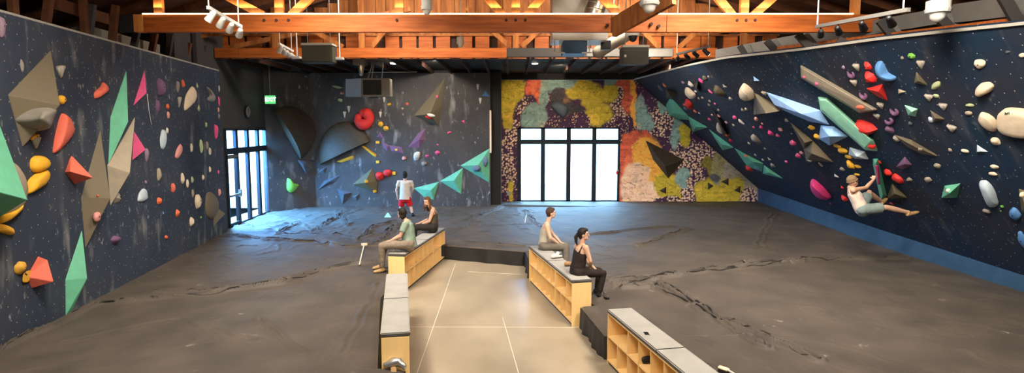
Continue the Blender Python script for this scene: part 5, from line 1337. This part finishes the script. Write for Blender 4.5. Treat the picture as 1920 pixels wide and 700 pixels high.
# ------------------------------------------------------------------ things on the pads and benches
def shoe(p, d, mat_, sole, label=None, parent=None, s=1.0, name='shoe', ankle=None):
    """p heel point on the ground, d direction"""
    d = V(d).normalized(); s_ = d.cross(V((0, 0, 1))).normalized(); u = s_.cross(d); p = V(p)
    bm = bmesh.new(); P = lambda x, y, z: p+d*(x*s)+s_*(y*s)+u*(z*s)
    tube(bm, [P(.03, 0, .05), P(.09, 0, .055), P(.16, 0, .045), P(.22, 0, .035), P(.26, 0, .03)], [(.036*s, .045*s), (.038*s, .045*s), (.044*s, .036*s), (.042*s, .028*s), (.028*s, .018*s)], side=s_, seg=14)
    o = obj(name, bm, mat_, parent, smooth=True)
    bm = bmesh.new(); tube(bm, [P(.02, 0, .010), P(.13, 0, .010), P(.21, 0, .010), P(.265, 0, .012)], [(.034*s, .012*s), (.036*s, .012*s), (.046*s, .012*s), (.03*s, .010*s)], side=s_, seg=12)
    obj('sole', bm, sole, o if parent is None else o)
    bm = bmesh.new()
    for k in range(3): obar(bm, P(.10+.035*k, -.03, .085-.012*k), P(.11+.035*k, .03, .085-.012*k), .012*s, .008*s)
    obj('strap', bm, sole, o)
    if label: tag(o, label, 'shoe')
    return o
BT = .862
shoe(atZ(1034, 486, BT), (.8, .5, 0), M['shoe_white'], M['rubber'], 'white climbing shoe on the bench cushion behind the woman in black, toe pointing right')
shoe(atZ(1044, 482, BT), (.3, 1, 0), M['shoe_white'], M['rubber'], 'white climbing shoe on the cushion, heel towards the viewer, beside its pair')
shoe(atZ(1058, 500, BT), (1, .2, 0), M['shoe_tan'], M['rubber'], 'tan shoe half hidden at the hip of the woman in black')
shoe(atZ(1190, 684, .462)+V((.10, .05, 0)), (.95, .2, 0), M['shoe_black'], M['rubber'], 'black shoe standing in an upper cubby of the nearest right bench')
p = atZ(1212, 627, BT)
ph = obj('phone', box(p+V((-.035, -.07, 0)), p+V((.035, .07, .009)), .003), M['white_metal']); tag(ph, 'mobile phone with a dark screen lying on the nearest right bench', 'phone')
obj('screen', box(p+V((-.031, -.062, .0092)), p+V((.031, .062, .0105))), M['screen'], ph)
def brush(a, b, w, label, col='wood_pale', headl=.16):
    a = V(a); b = V(b); rt = empty('brush', (a+b)/2, label, 'brush'); d = (b-a).normalized(); s = d.cross(V((0, 0, 1))).normalized()
    bm = bmesh.new(); tube(bm, [a, (a+b)/2, b], [.016, .014, .016], seg=10); obj('handle', bm, M['wood_pale'], rt, smooth=True)
    bm = bmesh.new(); obar(bm, b-s*headl/2, b+s*headl/2, .055, .045); obj('head', bm, M[col], rt)
    bm = bmesh.new(); obar(bm, b-s*headl*.45-V((0, 0, .026)), b+s*headl*.45-V((0, 0, .026)), .04, .03); obj('bristles', bm, M['shoe_white'], rt)
brush(atZ(674, 496, PZ+.05), atZ(683, 458, PZ+.12), 1, 'long-handled pale hold brush leaning on the pad behind the man in green')
brush(atZ(984, 418, PZ+.05), atZ(987, 404, PZ+.07), 1, 'thin white stick brush lying on the pad left of the man in the beige tank', 'white_metal', .03)
rt = empty('brush', atZ(1362, 694, PZ+.05), 'wooden scrub brush on the pad by the nearest right bench', 'brush')
a = atZ(1350, 689, PZ+.07); b = atZ(1364, 694, PZ+.07); c = atZ(1385, 706, PZ+.06)
bm = bmesh.new(); tube(bm, [a, b], [(.04, .022)]*2, side=(b-a).cross(V((0, 0, 1))), seg=12); obj('head', bm, M['wood_pale'], rt, smooth=True)
bm = bmesh.new(); tube(bm, [b, c], [.014, .012], seg=10); obj('handle', bm, M['shoe_white'], rt, smooth=True)
bm = bmesh.new(); tube(bm, [a-V((0, 0, .03)), b-V((0, 0, .03))], [(.03, .02)]*2, side=(b-a).cross(V((0, 0, 1))), seg=12); obj('bristles', bm, M['dark_cloth'], rt)
p = atZ(727, 409, PZ); bm = bmesh.new()
for q in ((-.12, -.08, 0), (.14, -.06, 0), (.1, .1, 0), (-.1, .08, 0), (0, 0, .17), (.03, .02, .15)): bm.verts.new(p+V(q)+V((0, 0, .03)))
chull(bm); tag(obj('climbing_hold', bm, hm('mint')), 'pale green loose hold lying on the pad left of the standing man', 'climbing hold')
bm = bmesh.new(); p = atZ(742, 690, PZ+.02)
tube(bm, [p+V((-.14, .02, .03)), p+V((-.05, .03, .07)), p+V((.05, 0, .08)), p+V((.12, -.03, .02))], [(.05, .03), (.07, .05), (.06, .05), (.03, .03)], side=(0, 1, 0), seg=14)
for q in bm.verts: q.co += V((0, 0, .03*noise.noise(q.co*14)))
o = obj('water_bottle_bag', bm, M['duct'], smooth=True); tag(o, 'crumpled silvery pouch on the pad corner by the end of the left bench', 'pouch')
bm = bmesh.new(); tube(bm, [p+V((-.02, -.04, .02)), p+V((-.01, -.08, -.04)), p+V((.0, -.09, -.10))], [(.04, .01)]*3, seg=8); obj('strap', bm, M['shoe_tan'], o, smooth=True)

# ------------------------------------------------------------------ people
def limb(bm, pts, rad, side=None, re=(True, True), seg=14): tube(bm, pts, rad, side, seg, re)
def hand(bm, wpt, d, nrm, curl=25, s=1.0, thumb_side=1, seg=7):
    d = V(d).normalized(); nrm = V(nrm); nrm = (nrm-d*nrm.dot(d)).normalized(); sd = d.cross(nrm)*thumb_side
    limb(bm, [wpt-d*.01, wpt+d*.04*s, wpt+d*.085*s], [(.026*s, .018*s), (.037*s, .016*s), (.038*s, .013*s)], sd)
    for k, (off, L) in enumerate(((.030, .070), (.010, .078), (-.011, .072), (-.031, .056))):
        b0 = wpt+d*.078*s+sd*off*s; q = [b0]; dd = d+sd*(off*1.3)
        for j, f in enumerate((.45, .32, .25)):
            dd = (Matrix.Rotation(math.radians(curl), 3, -sd if nrm.cross(d).dot(sd) > 0 else sd) @ dd); q.append(q[-1]+dd.normalized()*L*f*s)
        # curl towards the palm normal
        q = [b0]; ang = 0
        for f in (.45, .32, .25):
            ang += math.radians(curl); q.append(q[-1]+(d*math.cos(ang)+nrm*math.sin(ang)+sd*off*1.5).normalized()*L*f*s)
        limb(bm, q, [.0095*s, .009*s, .0085*s, .0075*s], seg=seg)
    t0 = wpt+d*.025*s+sd*.028*s; t1 = t0+(d*.5+sd*.75+nrm*.25).normalized()*.035*s; t2 = t1+(d*.85+sd*.25+nrm*.4).normalized()*.03*s
    limb(bm, [t0, t1, t2], [.013*s, .011*s, .009*s], seg=seg)
def person(name, J, label, skin, face, parts, vox=.0085, feet=(True, True), scale=1.0, hands=None, headup=V((0, 0, 1))):
    """J joints in world space; sh=(L,R) etc."""
    base = V(J['base']); root = empty(name, base, label, 'person')
    S = scale; f = V(face).normalized(); Rm = frame3(f, headup); hc = V(J['head'])
    shL, shR = V(J['shL']), V(J['shR']); hpL, hpR = V(J['hpL']), V(J['hpR'])
    pel = (hpL+hpR)/2; ch = (shL+shR)/2; across = (shR-shL).normalized(); hacross = (hpR-hpL).normalized()
    up = (ch-pel).normalized(); bm = bmesh.new()
    waist = pel.lerp(ch, .42); fw = across.cross(up)*-1
    bend = V(J.get('bend', (0, 0, 0)))
    spine = [pel-up*.05, pel+up*.05, waist+bend, pel.lerp(ch, .72)+bend*.8, ch-up*.02, ch+up*.035]
    srad = [(.155*S, .115*S), (.165*S, .120*S), (.135*S, .100*S), (.155*S, .112*S), (.150*S, .095*S), (.075*S, .065*S)]
    limb(bm, spine, srad, across.lerp(hacross, .3), seg=20)
    nk = ch.lerp(hc, .30)
    limb(bm, [ch-up*.02, nk, hc-V((0, 0, .02))-f*.01], [.075*S, .056*S, .052*S], seg=14)
    # head: skull, jaw, nose, brow, ears
    H = .115*S
    ell(bm, hc+headup*.02*S-f*.012*S, (.076*S, .096*S, .105*S), Rm, 20); ell(bm, hc+f*.022*S-headup*.055*S, (.056*S, .062*S, .062*S), Rm, 16)
    ell(bm, hc+f*.072*S-headup*.095*S, (.024*S, .020*S, .020*S), Rm, 10)
    n0 = hc+f*.082*S+headup*.012*S; n1 = hc+f*.104*S-headup*.028*S
    limb(bm, [n0, n1], [.010*S, .015*S], seg=8)
    ell(bm, hc+f*.074*S+headup*.032*S, (.052*S, .016*S, .012*S), Rm, 10)
    sr = Rm @ V((1, 0, 0))
    for q in (-1, 1): ell(bm, hc+sr*q*.078*S-f*.012*S-headup*.008*S, (.012*S, .020*S, .032*S), Rm, 10)
    for side in 'LR':
        sh, el, wr = V(J['sh'+side]), V(J['el'+side]), V(J['wr'+side])
        ell(bm, sh, (.058*S, .055*S, .055*S)); limb(bm, [ch.lerp(sh, .45)+up*.02, sh+up*.012], [.055*S, .052*S])
        limb(bm, [sh, sh.lerp(el, .45), el], [.052*S, .047*S, .037*S]); limb(bm, [el, el.lerp(wr, .3), wr], [.038*S, .041*S, .025*S])
        hd = (hands or {}).get(side, ((wr-el), V((0, 0, -1)), 25)); ts = hd[3] if len(hd) > 3 else 1
        hand(bm, wr, hd[0], hd[1], hd[2], S, ts)
        hp, kn_, an = V(J['hp'+side]), V(J['kn'+side]), V(J['an'+side])
        limb(bm, [hp, hp.lerp(kn_, .4), kn_], [.092*S, .082*S, .056*S]); limb(bm, [kn_, kn_.lerp(an, .32), an], [.056*S, .057*S, .036*S])
        to = V(J['to'+side]); limb(bm, [an, an.lerp(to, .4)-V((0, 0, .02)), to], [.034*S, (.036*S, .028*S), (.036*S, .018*S)])
    body = link(remeshed(bm, vox, 2), 'body', skin, root, smooth=True)
    # face details
    for q in (-1, 1):
        bm = bmesh.new(); ell(bm, hc+f*.082*S+sr*q*.028*S+headup*.012*S, (.011*S, .007*S, .006*S), Rm, 10); obj('eye', bm, M['eye'], root, smooth=True)
    bm = bmesh.new(); ell(bm, hc+f*.084*S-headup*.062*S, (.021*S, .008*S, .007*S), Rm, 10); obj('mouth', bm, M['lip'], root, smooth=True)
    ctx = dict(J=J, S=S, f=f, Rm=Rm, hc=hc, ch=ch, pel=pel, up=up, across=across, hacross=hacross, spine=spine, srad=srad, root=root, sr=sr, hu=headup)
    for fn in parts: fn(ctx)
    return root
def cloth(bm, m, root, name, vox=.014, amp=.006, label=None):
    me = remeshed(bm, vox, 2)
    for v in me.vertices: v.co += v.normal*amp*(noise.noise(v.co*9)+.6*noise.noise(v.co*21))
    o = link(me, name, m, root, smooth=True)
    if label: o['label'] = label
def top(m, sleeve=0, name='tshirt', hem=-.02, straps=False, grow=.020):
    def fn(c):
        S = c['S']; bm = bmesh.new(); sp = c['spine']; r = c['srad']
        if sleeve:
            pts = [sp[0]+c['up']*(.0+hem), sp[1], sp[2], sp[3], sp[4], sp[4]+c['up']*.04]; rr = [(a+grow+.01, b+grow+.012) for a, b in [(r[0][0]+.025, r[0][1]+.02), r[1], (r[2][0]+.02, r[2][1]+.015), r[3], r[4]]]+[(.10*S, .075*S)]
            limb(bm, pts, rr, c['across'], (False, False), 20)
            for side in 'LR':
                sh, el = V(c['J']['sh'+side]), V(c['J']['el'+side]); limb(bm, [c['ch'].lerp(sh, .3), sh+c['up']*.008, sh.lerp(el, sleeve)], [.075*S, .074*S, .068*S], None, (True, False))
        else:
            a5 = sp[3].lerp(sp[4], .35)
            pts = [sp[0]+c['up']*hem, sp[1], sp[2], sp[3], a5]; rr = [(a+grow, b+grow) for a, b in [r[0], r[1], (r[2][0]+.015, r[2][1]+.01), (r[3][0]-.008, r[3][1]), (r[4][0]-.012, r[4][1]+.004)]]
            limb(bm, pts, rr, c['across'], (False, False), 20)
            fw = c['across'].cross(c['up'])
            for q in (-1, 1):
                t = c['ch']+c['across']*q*.085*S+c['up']*.052*S; b0 = a5+c['across']*q*.095*S
                limb(bm, [b0+fw*.095*S, t+fw*.035*S, t-fw*.035*S, b0-fw*.095*S], [(.026, .012)]*4, c['across'], seg=10)
            limb(bm, [a5, c['ch']-c['up']*.005], [(.125*S, .108*S), (.085*S, .086*S)], c['across'], (False, False), 18)
        cloth(bm, m, c['root'], name)
    return fn
def bottoms(m, upto=1.0, below=True, name='trousers', grow=.016):
    def fn(c):
        S = c['S']; bm = bmesh.new(); J = c['J']
        limb(bm, [c['pel']-c['up']*.06, c['pel']+c['up']*.0, c['pel']+c['up']*.09], [(.155*S+grow, .115*S+grow), (.165*S+grow, .122*S+grow), (.15*S+grow, .11*S+grow)], c['hacross'], (True, False), 20)
        for side in 'LR':
            hp, k, an = V(J['hp'+side]), V(J['kn'+side]), V(J['an'+side])
            if below:
                limb(bm, [hp, hp.lerp(k, .45), k], [.10*S+grow, .088*S+grow, .064*S+grow]); limb(bm, [k, k.lerp(an, .35), k.lerp(an, upto)], [.064*S+grow, .060*S+grow, .044*S+grow*1.3], None, (True, False))
            else: limb(bm, [hp, hp.lerp(k, .5), hp.lerp(k, upto)], [.10*S+grow, .094*S+grow, .086*S+grow*1.6], None, (True, False))
        cloth(bm, m, c['root'], name)
    return fn
def shoes(m, sole=None):
    def fn(c):
        for side in 'LR':
            an, to = V(c['J']['an'+side]), V(c['J']['to'+side]); d = (to-an); S = c['S']
            bm = bmesh.new(); dn = d.normalized(); sd = dn.cross(V((0, 0, 1)))
            heel = an-dn*.035*S+V((0, 0, -.035))*S
            limb(bm, [heel, an.lerp(to, .45)+V((0, 0, -.018))*S, to, to+dn*.02*S], [(.042*S, .042*S), (.046*S, .042*S), (.048*S, .028*S), (.034*S, .02*S)], sd)
            limb(bm, [an+(V(c['J']['kn'+side])-an).normalized()*.03, heel], [.046*S, .044*S])
            cloth(bm, m, c['root'], 'shoe', .010, .001)
    return fn
def hair(m, back=0, kind='short', length=.0):
    def fn(c):
        S = c['S']; f, hu, hc, sr, Rm = c['f'], c['hu'], c['hc'], c['sr'], c['Rm']; bm = bmesh.new()
        ell(bm, hc+hu*.038*S-f*.030*S, (.088*S, .098*S, .104*S), Rm, 18)
        ell(bm, hc+hu*.085*S+f*.020*S, (.070*S, .066*S, .040*S), Rm, 14)
        ell(bm, hc-f*.055*S-hu*.025*S, (.070*S, .050*S, .070*S), Rm, 14)
        if kind == 'shaggy':
            ell(bm, hc-f*.055*S-hu*.055*S, (.078*S, .05*S, .075*S), Rm, 14)
            for q in (-1, 1): limb(bm, [hc+sr*q*.075*S+hu*.04*S, hc+sr*q*.082*S-f*.02-hu*.06*S], [.022*S, .016*S])
        if kind == 'pony':
            limb(bm, [hc-f*.11*S+hu*.02*S, hc-f*.155*S-hu*.03*S, hc-f*.15*S-hu*.12*S, hc-f*.13*S-hu*.20*S], [.030*S, .038*S, .032*S, .014*S])
        if kind == 'long':
            for q in (-1, 1): limb(bm, [hc+sr*q*.070*S+hu*.05*S, hc+sr*q*.088*S-f*.01*S-hu*.05*S, hc+sr*q*.092*S-f*.01*S-hu*.16*S, hc+sr*q*.085*S-f*.0*S-hu*.25*S], [.024*S, .028*S, .034*S, .018*S])
            limb(bm, [hc-f*.06*S+hu*.02*S, hc-f*.085*S-hu*.10*S, hc-f*.09*S-hu*.24*S], [(.085*S, .045*S), (.095*S, .04*S), (.08*S, .022*S)], sr)
        me = remeshed(bm, .010, 2)
        for v in me.vertices: v.co += v.normal*.006*noise.noise(V((v.co.x*60, v.co.y*60, v.co.z*18)))
        link(me, 'hair', m, c['root'], smooth=True)
    return fn
def beanie(m):
    def fn(c):
        S = c['S']; f, hu, hc, Rm = c['f'], c['hu'], c['hc'], c['Rm']; bm = bmesh.new()
        ell(bm, hc+hu*.062*S-f*.025*S, (.092*S, .108*S, .095*S), Rm, 18); me = remeshed(bm, .012, 1); link(me, 'beanie', m, c['root'], smooth=True)
        bm = bmesh.new(); cc = hc+hu*.030*S-f*.018*S; n = 20
        pts = [cc+Rm @ V((.094*S*math.cos(t), .104*S*math.sin(t), .012*S*math.sin(t)+.006)) for t in [2*math.pi*k/n for k in range(n+1)]]
        tube(bm, pts, [(.018*S, .012*S)]*(n+1), side=hu, seg=8); link(remeshed(bm, .009, 1), 'beanie_cuff', m, c['root'], smooth=True)
    return fn
def beard(m):
    def fn(c):
        S = c['S']; f, hu, hc, Rm = c['f'], c['hu'], c['hc'], c['Rm']; bm = bmesh.new()
        ell(bm, hc+f*.040*S-hu*.082*S, (.054*S, .050*S, .040*S), Rm, 14); obj('beard', bm, m, c['root'], smooth=True)
    return fn
# 1 standing man seen from the back, by the back wall
def P_(px, py, y): return atY(px, py, y)
Y = 21.2; g = atZ(760, 408, PZ)
J = dict(base=(g.x, Y, PZ), head=P_(759, 328, Y-.02), shL=P_(771, 342, Y+.02), shR=P_(747.5, 342, Y), elL=P_(774.5, 355, Y+.05), wrL=P_(770, 367, Y+.25), elR=P_(743, 356, Y-.03), wrR=P_(745, 369, Y+.08),
         hpL=P_(764, 371.5, Y), hpR=P_(754.5, 371.5, Y), knL=P_(770, 388, Y+.06), knR=P_(751.5, 389, Y+.05), anL=P_(773.5, 404, Y), anR=P_(750.5, 405, Y-.02))
for s in 'LR': J['an'+s].z = PZ+.09; J['to'+s] = J['an'+s]+V((0.02, .15, -.06))
person('person', J, 'person in cream tee and red shorts standing with back turned near the back wall', M['skin_pale'], (.05, 1, .1), [top(M['tee_white'], .55, hem=.0), bottoms(M['red_cloth'], .85, False, 'shorts'), hair(M['hair_dark'], kind='shaggy'), shoes(M['shoe_black'])], hands={'L': ((0, .3, -1), (-1, 0, 0), 20), 'R': ((0, .2, -1), (1, 0, 0), 20, -1)})
# 2 green tee, sitting on the left bench facing left
Y = 13.0
def seat(J, z=.86):
    d = z+.13-(V(J['hpL']).z+V(J['hpR']).z)/2
    return J
J = dict(base=P_(766, 466, Y), head=P_(753, 401, Y+.02), shL=P_(760, 421, Y-.18), shR=P_(766, 417, Y+.20), elL=P_(750, 444, Y-.20), wrL=P_(731, 453, Y-.05), elR=P_(752, 441, Y+.28), wrR=P_(733, 451, Y+.10),
         hpL=P_(768, 457.5, Y-.11), hpR=P_(768, 456, Y+.11), knL=P_(716, 461, Y-.17), knR=P_(721, 459, Y+.18), anL=P_(716, 498, Y-.12), anR=P_(713, 494, Y+.22))
J['base'] = V((J['base'].x, Y, .86))
for s in 'LR': J['an'+s].z = PZ+.09; J['to'+s] = J['an'+s]+V((-.15, -.03, -.06))
person('person', J, 'person in sage green tee and khaki trousers sitting on the left bench', M['skin'], (-.9, .45, .05), [top(M['tee_green'], .6), bottoms(M['khaki'], .92), hair(M['hair_dark'], kind='shaggy'), shoes(M['shoe_tan'])], hands={'L': ((-1, .1, -.15), (0, 0, -1), 20), 'R': ((-1, -.1, -.15), (0, 0, -1), 20, -1)})
# 3 long-haired person farther back on the same bench
Y = 15.35
J = dict(base=P_(808, 432, Y), head=P_(800.5, 379, Y-.05), shL=P_(811, 397, Y-.18), shR=P_(812, 394, Y+.2), elL=P_(805, 415, Y-.2), wrL=P_(789, 422, Y-.08), elR=P_(803, 412, Y+.28), wrR=P_(786, 419, Y+.12),
         hpL=P_(812, 425, Y-.11), hpR=P_(812, 424, Y+.11), knL=P_(776, 427, Y-.1), knR=P_(778, 425, Y+.2), anL=P_(776, 448, Y-.05), anR=P_(775, 448, Y+.25))
J['base'] = V((J['base'].x, Y, .86))
for s in 'LR': J['an'+s].z = PZ+.09; J['to'+s] = J['an'+s]+V((-.15, -.02, -.06))
person('person', J, 'person with long brown hair and dark tank top at the left bench\'s far end', M['skin'], (-.45, -.9, .0), [top(M['tank_dark']), bottoms(M['dark_cloth'], .95), hair(M['hair_brown'], kind='long'), shoes(M['shoe_black']), beard(M['hair_brown'])], hands={'L': ((-1, 0, -.2), (0, 0, -1), 20), 'R': ((-1, 0, -.2), (0, 0, -1), 20, -1)})
# 4 beige tank, right bench, facing right
Y = 13.2
J = dict(base=P_(1022, 468, Y), head=P_(1033.5, 400, Y), shL=P_(1024, 421, Y+.19), shR=P_(1026, 425, Y-.18), elL=P_(1038, 441, Y+.24), wrL=P_(1051, 455, Y+.08), elR=P_(1032, 446, Y-.24), wrR=P_(1048, 458, Y-.1),
         hpL=P_(1020, 459, Y+.11), hpR=P_(1020, 461, Y-.11), knL=P_(1061, 461, Y+.18), knR=P_(1060, 464, Y-.1), anL=P_(1063, 492, Y+.15), anR=P_(1062, 498, Y-.15))
J['base'] = V((J['base'].x, Y, .86))
for s in 'LR': J['an'+s].z = PZ+.09; J['to'+s] = J['an'+s]+V((.15, .03, -.06))
person('person', J, 'person in a beige tank top and grey trousers sitting on the right bench looking right', M['skin_pale'], (1, .12, .03), [top(M['tank_grey']), bottoms(M['grey_cloth'], .92), hair(M['hair_mid']), shoes(M['shoe_black'])], hands={'L': ((1, 0, -.3), (0, 0, -1), 20, -1), 'R': ((1, .1, -.3), (0, 0, -1), 20)})
# 5 woman in black, nearer on the right bench
Y = 10.95
J = dict(base=P_(1082, 524, Y), head=P_(1094.5, 440, Y), shL=P_(1081, 463, Y+.16), shR=P_(1099, 466, Y-.12), elL=P_(1100, 490, Y+.26), wrL=P_(1114, 503, Y+.2), elR=P_(1107, 490, Y-.16), wrR=P_(1107, 507, Y+.10),
         hpL=P_(1080, 508, Y+.12), hpR=P_(1084, 511, Y-.09), knL=P_(1124, 508, Y+.28), knR=P_(1131, 513, Y-.02), anL=P_(1119, 545, Y+.2), anR=P_(1124, 552, Y-.05))
J['base'] = V((J['base'].x, Y, .86))
for s in 'LR': J['an'+s].z = PZ+.09; J['to'+s] = J['an'+s]+V((.15, -.05, -.06))
person('person', J, 'person with dark ponytail, black tank top and leggings sitting on the right bench', M['skin'], (.97, -.15, .1), [top(M['tank_black'], grow=.016), bottoms(M['tank_black'], .9, grow=.006), hair(M['hair_dark'], kind='pony'), shoes(M['shoe_black'])], hands={'L': ((.8, 0, -.5), (0, 0, -1), 25, -1), 'R': ((.4, .5, -.6), (-.3, 0, -1), 25)}, scale=.96)
# 6 climber on the slat
hp_, hn_ = hit('R', 1643, 329); Yh = hp_.y-.04
print('climber hold', hp_, hn_, wallhit('R', 1700, 400))
Yc = Yh-.25
foot1 = hit('R', 1722, 398)[0]; foot2 = hit('R', 1661, 379)[0]
print('feet', foot1, foot2)
def onw(px, py, off):      # a point in front of the wall, off metres along the view
    q, n = wallhit('R', px, py); d = ray(px, py).normalized(); return q-d*off
J = dict(head=atY(1600, 341, 13.4), shL=atY(1594, 352, 13.62), shR=atY(1600, 357, 13.28), elR=atY(1624, 352, 13.50), wrR=atY(1638, 337, 13.80), elL=atY(1614, 368, 13.75), wrL=atY(1628, 361, 13.95),
         hpR=atY(1617, 393, 13.30), hpL=atY(1613, 389, 13.52), knR=atY(1662, 389, 13.30), anR=atY(1705, 399, 13.38), knL=atY(1630, 362, 13.80), anL=atY(1654, 379, 14.12))
J['toR'] = atY(1720, 398, 13.42); J['toL'] = atY(1661, 373, 14.25); J['base'] = V((J['hpR'].x, J['hpR'].y, J['hpR'].z-.15))
hd = (hp_-J['wrR']).normalized()
sc = (J['shR']-J['hpR']).length
print('torso', sc, 'thigh', (J['knR']-J['hpR']).length, 'shin', (J['anR']-J['knR']).length, 'uarm', (J['elR']-J['shR']).length, 'farm', (J['wrR']-J['elR']).length, 'shw', (J['shL']-J['shR']).length, 'thighL', (J['knL']-J['hpL']).length, 'shinL', (J['anL']-J['knL']).length)
person('person', J, 'person climbing the right wall in a tan beanie, peach tank top and shorts', M['skin'], (.95, .15, .35), [top(M['tank_peach']), bottoms(M['teal_short'], .80, False, 'shorts'), beanie(M['beanie']), beard(M['hair_mid']), shoes(M['shoe_tan'])], hands={'R': ((.25, .4, .85), (.5, .8, 0), 45), 'L': ((.6, .5, .4), (.5, .6, -.3), 45, -1)}, headup=V((-.3, -.05, .95)).normalized(), scale=1.08)
